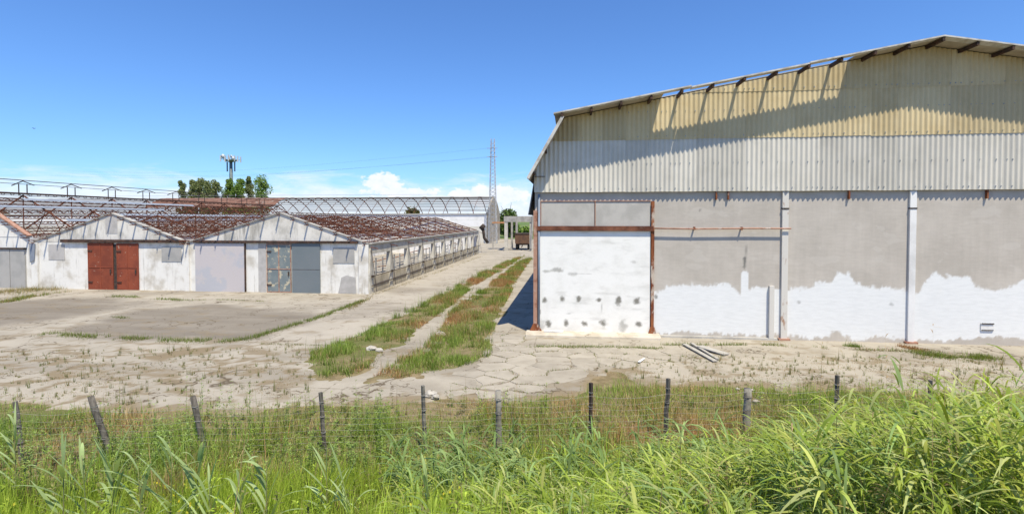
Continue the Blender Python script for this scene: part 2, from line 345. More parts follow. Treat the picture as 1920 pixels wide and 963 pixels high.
# the yard: one worn sheet; tone, dirt and soil are laid out in metres on it
front = [G(*p).xy for p in ((-900, 735), (-300, 745), (0, 757), (120, 768), (300, 772), (430, 778), (560, 768), (700, 760), (850, 752), (960, 752), (1060, 745), (1105, 738), (1120, 705), (1150, 695), (1200, 722), (1290, 726), (1430, 728), (1550, 732), (1700, 738), (1920, 742), (2400, 745))]
yard_poly = [tuple(p) for p in front] + [(60, 20), (60, 118.5), (-110, 118.5), (-110, 30)]
bandA = [tuple(G(*p).xy) for p in ((985, 479), (959, 488), (895, 516), (825, 555), (768, 583), (708, 612), (641, 643), (590, 662), (578, 680), (581, 706), (630, 711), (668, 707), (700, 684), (722, 664), (758, 643), (772, 629), (814, 598), (853, 569), (892, 536), (953, 500))]
bandB = [tuple(G(*p).xy) for p in ((998, 485), (980, 510), (962, 545), (945, 576), (930, 612), (918, 645), (927, 668), (878, 686), (807, 700), (758, 711), (690, 716), (702, 705), (729, 693), (751, 672), (786, 658), (825, 626), (839, 591), (871, 566), (913, 538), (952, 506), (975, 490))]
dark1 = [tuple(G(*p).xy) for p in ((90, 628), (240, 585), (400, 570), (520, 580), (610, 590), (560, 612), (470, 640), (300, 640))]
dark2 = [tuple(G(*p).xy) for p in ((-120, 585), (0, 570), (110, 560), (250, 562), (200, 585), (120, 598), (0, 612), (-120, 630))]
pale = [tuple(G(*p).xy) for p in ((480, 640), (640, 560), (690, 556), (800, 515), (900, 480), (940, 478), (850, 520), (700, 600), (640, 640))]
brown1 = [tuple(G(*p).xy) for p in ((260, 672), (330, 657), (410, 650), (380, 664), (300, 678))]
apron = [tuple(G(*p).xy) for p in ((838, 750), (850, 712), (880, 690), (930, 668), (925, 642), (940, 620), (985, 600), (992, 650), (1245, 650), (1300, 662), (1290, 690), (1180, 690), (1108, 690), (1100, 738), (1000, 747))]
xs = axis((-110, -34, 0.8), (-34, 18, 0.16), (18, 60, 0.8)); ys = axis((8, 40, 0.16), (40, 118.6, 0.8))
X, Y = np.meshgrid(xs, ys)
wob = (fbm(X * 0.8, Y * 0.8, 11) - 0.5) * 1.1 + (fbm(X * 3, Y * 3, 12) - 0.5) * 0.5
e = sdf(yard_poly, X, Y) + wob
Z = 0.028 - 0.16 * sstep(-0.15, 0.25, e) + 0.012 * (fbm(X * 0.3, Y * 0.3, 5) - 0.5)
wob2 = (fbm(X * 0.5, Y * 1.1, 21) - 0.5)
def soft(poly, w=0.5, a=2.0): return sstep(w, -w, sdf(poly, X, Y) + wob2 * a)
tone = 0.85 * np.maximum(soft(dark1, 0.7, 1.6), soft(dark2, 0.7, 2.0)) * (0.55 + 0.9 * fbm(X * 0.25, Y * 1.3, 31).clip(0.2, 0.8))
tone = np.maximum(tone, 0.5 * sstep(0.52, 0.75, fbm(X * 0.22, Y * 0.45, 41)) * (Y < 34))
palef = soft(pale, 0.6, 1.0) * 0.6
soil = np.maximum(soft(brown1, 0.3, 0.8), np.clip(sstep(0.2, -0.2, sdf(apron, X, Y)), 0, 1) * 0.25)
rag = fbm(X * 1.6, Y * 2.4, 51)                                             # mossy mottling nearest the fence
soil = np.maximum(soil, sstep(0.58, 0.74, rag) * 0 + sstep(0.50, 0.64, fbm(X * 1.9, Y * 3.2, 53)) * sstep(23, 15, Y) * sstep(-4, -9, X) * 0.8)
soil = np.maximum(soil, sstep(0.55, 0.7, fbm(X * 1.2, Y * 2.2, 54)) * (Y < 40) * 0.55)
soil = np.maximum(soil, sstep(0.54, 0.70, rag) * (X > 3.5) * sstep(20.2, 17.5, Y) * 0.7)
soil = np.maximum(soil, 0.8 * sstep(-0.9, -0.1, e + (rag - 0.5) * 2.0))
def yard_material():
    m, nt, bs = new_mat('yard_paving'); v = coords(nt, rnd=False); at = node(nt, 'ShaderNodeAttribute', attribute_name='wear'); sp = node(nt, 'ShaderNodeSeparateColor'); lk(nt, at.outputs['Color'], sp.inputs[0])
    n1 = noise(nt, v, 0.5, 7, 0.65); n2 = noise(nt, v, 5.0, 6, 0.7); n3 = noise(nt, v, 38.0, 4, 0.7)
    c = mixc(nt, mrange(nt, n1, 0.35, 0.68), (0.375, 0.337, 0.275), (0.30, 0.268, 0.215))
    c = mixc(nt, sp.outputs[1], c, (0.40, 0.36, 0.30))
    c = mixc(nt, sp.outputs[0], c, (0.185, 0.160, 0.128))
    def thr(f, n, k):
        a = node(nt, 'ShaderNodeMath', operation='MULTIPLY_ADD'); lk(nt, n, a.inputs[0]); a.inputs[1].default_value = k; lk(nt, f, a.inputs[2]); return a.outputs[0]
    c = mixc(nt, mrange(nt, thr(sp.outputs[2], n2, 0.9), 0.62, 1.35), c, (0.215, 0.170, 0.108))
    vr = node(nt, 'ShaderNodeTexVoronoi', feature='DISTANCE_TO_EDGE'); vr.inputs['Scale'].default_value = 0.42
    wv = node(nt, 'ShaderNodeVectorMath', operation='MULTIPLY_ADD'); nn = node(nt, 'ShaderNodeTexNoise'); nn.inputs['Scale'].default_value = 1.1; nn.inputs['Detail'].default_value = 6; lk(nt, v, nn.inputs['Vector'])
    lk(nt, nn.outputs['Color'], wv.inputs[0]); wv.inputs[1].default_value = (4.0, 4.0, 0); lk(nt, v, wv.inputs[2]); lk(nt, wv.outputs[0], vr.inputs['Vector'])
    crack = mrange(nt, vr.outputs['Distance'], 0.003, 0.018, 1.0, 0.0)
    sx_ = node(nt, 'ShaderNodeSeparateXYZ'); lk(nt, v, sx_.inputs[0])
    for ax, per, off in ((0, 5.2, 1.3), (1, 4.6, 0.7)):                       # straight cast joints between the poured bays
        a1 = node(nt, 'ShaderNodeMath', operation='ADD'); lk(nt, sx_.outputs[ax], a1.inputs[0]); a1.inputs[1].default_value = off
        a2 = node(nt, 'ShaderNodeMath', operation='PINGPONG'); lk(nt, a1.outputs[0], a2.inputs[0]); a2.inputs[1].default_value = per / 2
        jl = mrange(nt, a2.outputs[0], 0.010, 0.035, 0.8, 0.0); jg = node(nt, 'ShaderNodeMath', operation='MULTIPLY'); lk(nt, jl, jg.inputs[0]); lk(nt, mrange(nt, n2, 0.42, 0.62), jg.inputs[1]); jl = jg.outputs[0]; c = mixc(nt, jl, c, (0.13, 0.105, 0.07))
    gate = mrange(nt, n1, 0.42, 0.55); cm = node(nt, 'ShaderNodeMath', operation='MULTIPLY'); lk(nt, crack, cm.inputs[0]); lk(nt, gate, cm.inputs[1])
    c = mixc(nt, cm.outputs[0], c, (0.115, 0.09, 0.06))
    c = mixc(nt, 0.45, c, mixc(nt, n3, (0.55, 0.55, 0.55), (1.35, 1.35, 1.35)), 'MULTIPLY')
    c = mixc(nt, 0.4, c, mixc(nt, n2, (0.7, 0.7, 0.7), (1.3, 1.3, 1.3)), 'MULTIPLY')
    lk(nt, c, bs.inputs['Base Color']); bs.inputs['Roughness'].default_value = 0.95; bs.inputs['Specular IOR Level'].default_value = 0.15; bump(nt, bs, n3, 0.4, 0.015); return m
yard = raw_mesh('yard_pavement', np.stack([X.ravel(), Y.ravel(), Z.ravel()], 1), grid_faces(len(xs), len(ys)), None, yard_material(), None, None, True, {'wear': np.stack([tone.ravel(), palef.ravel(), soil.ravel()], 1)})
tag(yard, kind='structure')

def verge(poly, label_name):
    a = np.array(poly); x0, y0 = a.min(0) - 0.6; x1, y1 = a.max(0) + 0.6
    xs = np.arange(x0, x1, 0.15); ys = np.concatenate([np.arange(y0, min(y1, 32), 0.15), np.arange(32, max(y1, 32.1), 0.5)]) if y0 < 32 else np.arange(y0, y1, 0.5)
    X, Y = np.meshgrid(xs, ys); s = sdf(poly, X, Y) + (fbm(X * 1.7, Y * 1.7, 61, 5) - 0.5) * 1.5
    Z = 0.060 - 0.10 * sstep(-0.35, 0.35, s) + 0.03 * (fbm(X * 2, Y * 2, 62) - 0.5)
    tag(raw_mesh(label_name, np.stack([X.ravel(), Y.ravel(), Z.ravel()], 1), grid_faces(len(xs), len(ys)), None, bpy.data.materials['earth']), kind='structure')
verge(bandA, 'grass_verge'); verge(bandB, 'grass_verge')

# cracked apron: every broken piece is a slab of its own
def clip_half(poly, px, py, nx, ny):
    out = []
    for i in range(len(poly)):
        a = poly[i]; b = poly[(i + 1) % len(poly)]; da = (a[0] - px) * nx + (a[1] - py) * ny; db = (b[0] - px) * nx + (b[1] - py) * ny
        if da <= 0: out.append(a)
        if (da < 0 < db) or (db < 0 < da):
            t = da / (da - db); out.append((a[0] + (b[0] - a[0]) * t, a[1] + (b[1] - a[1]) * t))
    return out
ap = np.array(apron); seeds = []
tries = 0
inside = []
while tries < 5000:
    tries += 1; p = (random.uniform(ap[:, 0].min() - 1, ap[:, 0].max() + 1), random.uniform(ap[:, 1].min() - 1, ap[:, 1].max() + 1))
    md = 0.28 + 1.25 * max(0.0, float(fbm(p[0] * 0.55, p[1] * 0.55, 57)) - 0.28) * random.uniform(0.5, 1.6)
    if all(((p[0] - q[0]) / 1.35) ** 2 + (p[1] - q[1]) ** 2 > md ** 2 for q in seeds): seeds.append(p); inside.append(float(sdf(apron, np.array([p[0]]), np.array([p[1]]))[0]) < -0.12)
JOINTS = []
for i, p in enumerate(seeds):
    if not inside[i]: continue
    cell = [(p[0] - 1.5, p[1] - 1.5), (p[0] + 1.5, p[1] - 1.5), (p[0] + 1.5, p[1] + 1.5), (p[0] - 1.5, p[1] + 1.5)]
    for j, q in enumerate(seeds):
        if i == j: continue
        d = math.hypot(q[0] - p[0], q[1] - p[1])
        if d > 3: continue
        nx, ny = (q[0] - p[0]) / d, (q[1] - p[1]) / d; g = 0.004 + 0.024 * ((i * j) % 6 == 0)
        cell = clip_half(cell, (p[0] + q[0]) / 2 - nx * g, (p[1] + q[1]) / 2 - ny * g, nx, ny)
        if len(cell) < 3: break
    if len(cell) < 3: continue
    # broken outline: midpoints pushed about
    ring = []
    for k in range(len(cell)):
        a = cell[k]; b = cell[(k + 1) % len(cell)]; L = math.hypot(b[0] - a[0], b[1] - a[1])
        ring.append(a)
        if L > 0.3:
            for f in (0.33, 0.66):
                x, y = a[0] + (b[0] - a[0]) * f, a[1] + (b[1] - a[1]) * f; w = 0.22 * (float(vnoise(x * 4, y * 4, 5)) - 0.5); ring.append((x - (b[1] - a[1]) / L * w, y + (b[0] - a[0]) / L * w))
        JOINTS.append((a, b))
    tx, ty = random.gauss(0, 0.004), random.gauss(0, 0.004); zt = 0.037 + random.uniform(0, 0.006); n = len(ring)
    top = [(x, y, zt + (x - p[0]) * tx + (y - p[1]) * ty) for x, y in ring]
    inner = [(p[0] + (x - p[0]) * 0.975, p[1] + (y - p[1]) * 0.975, z + 0.004) for x, y, z in top]
    mb = MB(); mb.add([(x, y, -0.02) for x, y, z in top] + top + inner, [(k, (k + 1) % n, n + (k + 1) % n, n + k) for k in range(n)] + [(n + k, n + (k + 1) % n, 2 * n + (k + 1) % n, 2 * n + k) for k in range(n)] + [tuple(range(2 * n, 3 * n))])
    mb.build('slab', 'slab', yard)

# ================================================================ WAREHOUSE on the right
YF = 20.4; YB = 62.0; XL = -1.42; XR = 27.0; XRIDGE = 12.75
def main_z(x): return 8.54 + 0.1757 * ((x if x <= XRIDGE else 2 * XRIDGE - x) + 0.6)
def roof_z(x):
    x = x if x <= XRIDGE else 2 * XRIDGE - x
    return min(8.54 + 0.1757 * (x + 0.6), 6.19 + (x + 1.6) * 1.777)
wh = thing('warehouse', 'large warehouse with ochre and white corrugated gable above a grey plaster wall', 'warehouse', (XL, YF, 0))
# front wall with its ragged coat of white paint
xs = np.arange(XL, XR + 0.01, 0.045); zs = np.arange(-0.05, 5.86, 0.045); X, Z = np.meshgrid(xs, zs)
edge_px = ((1228, 545), (1250, 536), (1300, 532), (1370, 536), (1388, 548), (1391, 505), (1402, 503), (1404, 543), (1440, 535), (1475, 542), (1520, 536), (1560, 526), (1570, 512), (1592, 508), (1602, 527), (1640, 536), (1700, 543), (1722, 546), (1738, 521), (1756, 509), (1770, 518), (1815, 522), (1832, 536), (1870, 543), (1905, 536), (1914, 522), (1960, 520), (2050, 538), (2200, 530))
ep = [PY(u, v, YF) for u, v in edge_px]; top = np.interp(X, [p.x for p in ep], [p.z for p in ep])
jag = (fbm(X * 4, Z * 5, 71) - 0.5) * 0.6 + (fbm(X * 15, Z * 5, 72) - 0.5) * 0.4 + (fbm(X * 1.4, Z * 1.4, 77) - 0.5) * 0.5
low_px = ((1228, 622), (1330, 626), (1440, 627), (1480, 628), (1530, 636), (1570, 622), (1615, 640), (1640, 630), (1690, 634), (1740, 642), (1800, 638), (1860, 634), (1920, 636)); lp = [PY(u, v, YF) for u, v in low_px]
low = np.interp(X, [p.x for p in lp], [p.z for p in lp])
paint = sstep(-0.06, 0.06, top - Z + jag * 0.5) * sstep(-0.05, 0.05, Z - low + jag * 0.5) * (X > 3.15)
mark = np.zeros_like(X)
def blob(u, v, ru, rv, k=1.0):
    global mark
    p = PY(u, v, YF); q = PY(u + ru, v + rv, YF); r = np.hypot((X - p.x) / abs(q.x - p.x), (Z - p.z) / abs(q.z - p.z)); mark = np.maximum(mark, k * sstep(1.25, 0.35, r + (fbm(X * 9, Z * 9, 73) - 0.5) * 1.2))
for a in ((1396, 490, 3, 15, 1.0), (1399, 470, 3, 12, 0.5), (1312, 394, 3, 4, 0.7), (1498, 566, 4, 4, 0.5), (1671, 570, 4, 4, 0.5), (1230, 556, 3, 5, 0.8)): blob(*a)
def wall_material():
    m, nt, bs = new_mat('plaster_wall'); at = node(nt, 'ShaderNodeAttribute', attribute_name='wear'); sp = node(nt, 'ShaderNodeSeparateColor'); lk(nt, at.outputs['Color'], sp.inputs[0])
    v = coords(nt, (1, 1, 1), False); n1 = noise(nt, v, 0.55, 6); n2 = noise(nt, coords(nt, (1, 1, 5), False), 2.2, 6, 0.7); n3 = noise(nt, v, 40, 4)
    c = mixc(nt, mrange(nt, n1, 0.3, 0.7), (0.52, 0.475, 0.42), (0.44, 0.40, 0.35))
    c = mixc(nt, 0.5, c, mixc(nt, n2, (0.70, 0.70, 0.69), (1.30, 1.30, 1.30)), 'MULTIPLY')
    n4 = noise(nt, coords(nt, (2.2, 1, 0.16), False), 2.0, 7, 0.7); c = mixc(nt, 0.40, c, mixc(nt, n4, (0.66, 0.65, 0.63), (1.32, 1.31, 1.30)), 'MULTIPLY')
    n5 = noise(nt, coords(nt, (0.8, 1, 1.6), False), 1.1, 4, 0.5); c = mixc(nt, mrange(nt, n5, 0.58, 0.62, 0, 0.35), c, (0.56, 0.52, 0.465))
    c = mixc(nt, sp.outputs[0], c, mixc(nt, mrange(nt, n2, 0.35, 0.7), (0.77, 0.775, 0.765), (0.70, 0.705, 0.695)))
    c = mixc(nt, sp.outputs[1], c, (0.17, 0.165, 0.15)); c = mixc(nt, 0.25, c, mixc(nt, n3, (0.6, 0.6, 0.6), (1.3, 1.3, 1.3)), 'MULTIPLY')
    lk(nt, c, bs.inputs['Base Color']); bs.inputs['Roughness'].default_value = 0.9; bump(nt, bs, n3, 0.3, 0.01); return m
WM = wall_material()
nx, nz_ = len(xs), len(zs)
raw_mesh('front_wall', np.stack([X.ravel() - XL, 0 * X.ravel(), Z.ravel()], 1), grid_faces(nx, nz_), None, WM, None, wh, False, {'wear': np.stack([paint.ravel(), mark.ravel(), 0 * mark.ravel()], 1)})
w = MB(); w.box(XL + 0.01, XR, YF + 0.02, YF + 0.25, -0.05, 5.85); w.build('wall_core', 'plaster_patch', wh)
MB().prism([(XL, -0.1), (XL + 0.2, -0.1), (XL + 0.2, 6.4), (XL, 6.1)], 'y', YF + 0.26, YB).build('side_wall', 'plaster_patch', wh)
MB().prism([(XR - 0.2, -0.1), (XR, -0.1), (XR, 6.1), (XR - 0.2, 6.4)], 'y', YF + 0.26, YB).build('side_wall', 'plaster_patch', wh)
MB().prism([(XL, -0.1), (XR, -0.1), (XR, 6.2), (25.8, 8.4), (XRIDGE, 10.7), (-0.3, 8.4), (XL, 6.2)], 'y', YB + 0.01, YB + 0.2).build('back_wall', 'plaster_patch', wh)
# corrugated cladding, sheet by sheet (pitch 0.177 m)
PIT = 0.177; nw = 5; SWID = PIT * nw; ridge_amp = 0.024
def sheet(x0, z0, z1, y, mat, name='cladding_sheet'):
    cols = []
    for k in range(nw * 8 + 1):
        x = x0 + SWID * k / (nw * 8)
        if x < XL - 0.02 or x > XR: continue
        zt = min(z1, roof_z(x) - 0.035)
        if zt - z0 < 0.03: continue
        yy = y + ridge_amp * math.cos(2 * math.pi * (x - XL) / PIT); cols.append((x, yy, zt))
    if len(cols) < 4: return
    n = len(cols); v = []
    for x, yy, zt in cols: v += [(x, yy, z0), (x, yy, zt), (x, yy + 0.007, z0), (x, yy + 0.007, zt), (x, yy, z0), (x, yy + 0.007, z0)]
    f = []
    for k in range(n - 1):
        a, b = 6 * k, 6 * k + 6; f += [(a, b, b + 1, a + 1), (a + 2, a + 3, b + 3, b + 2), (a + 4, a + 5, b + 5, b + 4)]
    mb = MB(); mb.add(v, f); o = mb.build(name, mat, wh, True); return o
ncol = int((XR - XL) / SWID) + 1
for j in range(ncol):
    x0 = XL - 0.02 + j * SWID
    if x0 > 20.5: break
    dz = random.uniform(-0.012, 0.012)
    sheet(x0, 5.665 + dz * 0.6, 7.72, YF - 0.135 - 0.004 * (j % 2), 'sheet_white'); 
    sheet(x0, 7.665 + dz, 9.45, YF - 0.155 - 0.004 * (j % 2), 'sheet_ochre'); sheet(x0, 9.39 + dz, 11.2, YF - 0.17 - 0.004 * (j % 2), 'sheet_ochre')
MB().prism([(20.6, 5.66), (XR, 5.66), (XR, 6.1), (25.8, 8.3), (20.6, 9.3)], 'y', YF - 0.14, YF - 0.12).build('cladding_sheet', 'sheet_white', wh)
MB().prism([(XL + 0.05, 5.87), (XR - 0.05, 5.87), (25.7, 8.2), (XRIDGE, 10.5), (-0.2, 8.2)], 'y', YF + 0.02, YF + 0.1).build('gable_core', 'plaster_patch', wh)
sc = MB()
for row, st in ((5.80, 3), (6.75, 3), (7.78, 2), (8.72, 2), (9.5, 2)):
    k = 0; x = XL + PIT * 0.5
    while x < 20:
        if roof_z(x) > row + 0.15 and (k % st == 0 or random.random() < 0.15):
            y = YF - (0.135 if row < 7.7 else 0.157 if row < 9.45 else 0.174) - 0.030; sc.box(x - 0.014, x + 0.014, y - 0.012, y + 0.01, row + random.uniform(-0.02, 0.02) - 0.014, row + 0.014)
        x += PIT; k += 1
tag(sc.build('sheet_screws', 'grey_steel', wh), kind='stuff')
br = MB()
# roof planes, verge strip, purlins
OV = 1.07; YE = YF - OV
def slope_slab(xa, xb, y0, y1, name, mat, lift=0.0, th=0.03):
    za, zb = main_z(xa) + lift, main_z(xb) + lift
    MB().prism([(xa, za), (xb, zb), (xb, zb + th), (xa, za + th)], 'y', y0, y1).build(name, mat, wh)
slope_slab(-0.62, 3.42, YE + 0.362, YB, 'roof_sheet', 'roof_sheet'); slope_slab(3.44, 10.08, YF - 0.16, YB, 'roof_sheet', 'roof_sheet'); slope_slab(10.1, XRIDGE, YE + 0.362, YB, 'roof_sheet', 'roof_sheet')
slope_slab(XRIDGE, 20.0, YE + 0.362, YB, 'roof_sheet', 'roof_sheet'); slope_slab(20.01, 26.1, YE + 0.362, YB, 'roof_sheet', 'roof_sheet')
VS = 0.36
for xa, xb, lf in ((-0.65, 4.35, 0.012), (4.37, 8.4, -0.03), (8.41, XRIDGE, 0.0), (XRIDGE, 17.6, 0.0), (17.62, 26.1, 0.0)):
    slope_slab(xa, xb, YE, YE + VS, 'verge_sheet', 'roof_edge', lf, 0.05)
def steep(s):
    a = [(-0.30, 8.44), (-1.62, 6.12), (-1.66, 6.16), (-0.33, 8.49)]
    return [(2 * XRIDGE - x, z) for x, z in a] if s else a
for s in (0, 1):
    MB().prism(steep(s), 'y', YE + 0.10, YB).build('steep_roof_sheet', 'roof_sheet', wh)
    a = steep(s); MB().bar((a[0][0], YE + 0.06, a[0][1] + 0.03), (a[1][0], YE + 0.06, a[1][1] + 0.03), 0.05, 0.11).build('verge_trim', 'roof_edge', wh)
MB().prism([(-1.47, 6.13), (-1.44, 6.13), (-1.66, 4.78), (-1.70, 4.78)], 'y', YF + 0.05, YB).build('side_flap', 'side_dark', wh)
for k in range(-12, 13):
    x = XRIDGE + k * 1.09
    if k == 0: z = main_z(x) - 0.09
    else: z = main_z(x) - 0.085
    if x < -0.5 or x > 25.6: continue
    MB().box(x - 0.04, x + 0.04, YE + 0.02 + 0.02 * (k % 2), YB, z - 0.06, z + 0.065).build('purlin', 'brown_steel', wh)
for z, x in ((7.3, -0.98), (6.45, -1.45)): MB().box(x - 0.03, x + 0.05, YE + 0.12, YB, z - 0.12, z - 0.02).build('purlin', 'brown_steel', wh)
MB().bar((-1.42, YF - 0.24, 6.28), (-1.0, YF - 0.24, 6.28), 0.03).build('bracket', 'dark_iron', wh)
# columns
def colx(u): return PY(u, 500, YF).x
XC1, XC2, XC3 = colx(1223), colx(1470), colx(1708)
for x in (XC2, XC3, XC3 + 4.45, XC3 + 8.9):
    c = MB(); c.box(x - 0.11, x + 0.11, YF - 0.085, YF - 0.002, 0.10, 5.64); o = c.build('column', 'rust_paint' if x == XC2 else 'white_wall', wh)
    MB().box(x - 0.125, x + 0.125, YF - 0.10, YF - 0.003, 4.98, 5.03).build('column_band', 'dark_iron', o)
    MB().box(x - 0.20, x + 0.2, YF - 0.16, YF - 0.003, -0.02, 0.10).build('column_foot', 'rust_light', o)
c = MB(); x = XC1; c.box(x - 0.055, x + 0.055, YF - 0.09, YF - 0.075, 0.2, 5.3); c.box(x - 0.07, x + 0.07, YF - 0.02, YF - 0.005, 0.2, 5.3); c.box(x - 0.012, x + 0.012, YF - 0.075, YF - 0.02, 0.2, 5.3)
o = c.build('door_post', 'rust_heavy', wh); MB().prism([(x - 0.16, 0.16), (x + 0.16, 0.16), (x + 0.08, 0.42), (x - 0.08, 0.42)], 'y', YF - 0.12, YF - 0.092).build('post_foot', 'rust_heavy', o)
x = colx(1446); MB().box(x - 0.085, x + 0.085, YF - 0.12, YF - 0.01, 0.03, PY(1446, 535, YF).z).build('short_post', 'rust_paint', wh)
c = MB(); c.box(XL - 0.05, XL + 0.10, YF - 0.1, YF + 0.1, 0.18, 4.95); c.build('corner_post', 'rust_light', wh)
MB().tube([(XL + 0.17, YF - 0.07, 0.25), (XL + 0.17, YF - 0.07, 5.6)], 0.045, 8).build('downpipe', 'blue_grey', wh, True)
MB().prism([(XL - 0.2, 0.16), (XL + 0.3, 0.16), (XL + 0.12, 0.45), (XL - 0.06, 0.45)], 'y', YF - 0.13, YF - 0.102).build('post_foot', 'rust_heavy', wh)
for u in (1341, 1363, 1588, 1845):
    x = colx(u); MB().box(x - 0.025, x + 0.025, YF - 0.11, YF - 0.004, 5.35, 5.7).build('sheet_hook', 'rust_heavy', wh)
# big white door with dark patches
xa, xb = colx(1012), colx(1219); z1 = PY(1115, 433, YF).z
xs = np.arange(xa, xb + 0.001, 0.03); zs = np.linspace(0.17, z1, 140); X, Z = np.meshgrid(xs, zs); mark = np.zeros_like(X)
for u, v, ru, rv in ((1021, 562, 5, 6), (1054, 560, 5, 7), (1085, 560, 6, 6), (1123, 562, 5, 5), (1160, 563, 7, 9), (1194, 563, 7, 8), (1028, 606, 6, 7), (1062, 605, 5, 7), (1096, 606, 6, 6), (1130, 605, 7, 7), (1196, 607, 7, 6)): blob(u, v, ru, rv, 0.95)
for u, v, ru, rv, k in ((1045, 506, 12, 5, 0.6), (1024, 508, 8, 3, 0.5), (1075, 513, 9, 4, 0.5), (1012, 584, 3, 6, 0.7), (1016, 610, 8, 12, 0.4), (1168, 612, 9, 14, 0.55), (1189, 491, 7, 3, 0.35), (1090, 513, 22, 1, 0.4), (1128, 574, 1.5, 12, 0.4), (1066, 587, 5, 2, 0.4)): blob(u, v, ru, rv, k)
mark = np.maximum(mark, 0.22 * sstep(0.6, 0.85, fbm(X * 1.2, Z * 5, 75)) + 0.25 * sstep(0.6, 0.1, Z) * fbm(X * 3, Z * 3, 76))
def door_material():
    m, nt, bs = new_mat('door_white'); at = node(nt, 'ShaderNodeAttribute', attribute_name='wear'); sp = node(nt, 'ShaderNodeSeparateColor'); lk(nt, at.outputs['Color'], sp.inputs[0])
    v = coords(nt, (1, 1, 1), False); n2 = noise(nt, coords(nt, (1, 1, 1.5), False), 1.3, 6, 0.65); n3 = noise(nt, v, 40, 4)
    c = mixc(nt, mrange(nt, n2, 0.42, 0.7), (0.83, 0.815, 0.775), (0.745, 0.73, 0.685)); c = mixc(nt, sp.outputs[0], c, (0.19, 0.18, 0.15)); c = mixc(nt, 0.2, c, mixc(nt, n3, (0.6, 0.6, 0.6), (1.3, 1.3, 1.3)), 'MULTIPLY')
    lk(nt, c, bs.inputs['Base Color']); bs.inputs['Roughness'].default_value = 0.8; return m
dr = raw_mesh('sliding_door', np.stack([X.ravel() - XL, 0 * X.ravel() - 0.035, Z.ravel()], 1), grid_faces(len(xs), len(zs)), None, door_material(), None, wh, False, {'wear': np.stack([mark.ravel(), 0 * mark.ravel(), 0 * mark.ravel()], 1)})
LOC[dr] = LOC[wh]
MB().box(xa, xb, YF - 0.033, YF - 0.003, 0.17, z1).build('door_leaf', 'white_wall', dr)
MB().box(xa - 0.1, xb + 0.1, YF - 0.13, YF - 0.004, z1 + 0.01, z1 + 0.19).build('lintel', 'rust', wh)
zt = PY(1115, 378, YF).z; xm = colx(1115)
for a, b in ((xa + 0.06, xm - 0.03), (xm + 0.03, xb - 0.02)):
    o = MB().box(a, b, YF - 0.022, YF - 0.003, z1 + 0.2, zt).build('transom_panel', 'transom', wh)
    MB().bar((a - 0.02, YF - 0.03, z1 + 0.2), (a - 0.02, YF - 0.03, zt), 0.03).build('panel_frame', 'rust_light', o)
MB().bar((xa, YF - 0.03, zt + 0.02), (xb, YF - 0.03, zt + 0.02), 0.04, 0.03).build('panel_rail', 'rust_light', wh)
zr = PY(1350, 428, YF).z
o = MB().tube([(XC1 + 0.05, YF - 0.16, zr), (colx(1300), YF - 0.16, zr - 0.02), (colx(1400), YF - 0.16, zr + 0.005), (colx(1479), YF - 0.16, zr)], 0.028, 8).build('door_rail', 'rust_light', wh, True)
for u in (1300, 1388): x = colx(u); MB().box(x - 0.02, x + 0.02, YF - 0.18, YF - 0.003, zr - 0.06, zr + 0.06).build('rail_bracket', 'rust_heavy', o)
pa, pb = PY(986, 640, YF - 0.45).x, PY(1238, 640, YF - 0.45).x
MB().prism([(YF - 0.62, -0.02), (YF - 0.60, 0.10), (YF - 0.52, 0.165), (YF - 0.03, 0.17), (YF - 0.03, -0.02)], 'x', pa, pb).build('door_sill', 'sill', wh)
MB().prism([(YF - 0.14, -0.02), (YF - 0.12, 0.1), (YF - 0.005, 0.11), (YF - 0.005, -0.02)], 'x', pb + 0.01, XC2 - 0.25).build('wall_footing', 'concrete', wh)
x = colx(1853); z = PY(1853, 612, YF).z
o = MB().box(x - 0.22, x + 0.22, YF - 0.03, YF - 0.004, z - 0.13, z + 0.13).build('vent_box', 'white_wall', wh); MB().box(x - 0.2, x + 0.2, YF - 0.06, YF - 0.031, z + 0.10, z + 0.135).build('vent_lip', 'dark_iron', o); MB().box(x - 0.2, x + 0.2, YF - 0.045, YF - 0.031, z - 0.135, z - 0.11).build('vent_lip', 'dark_iron', o)

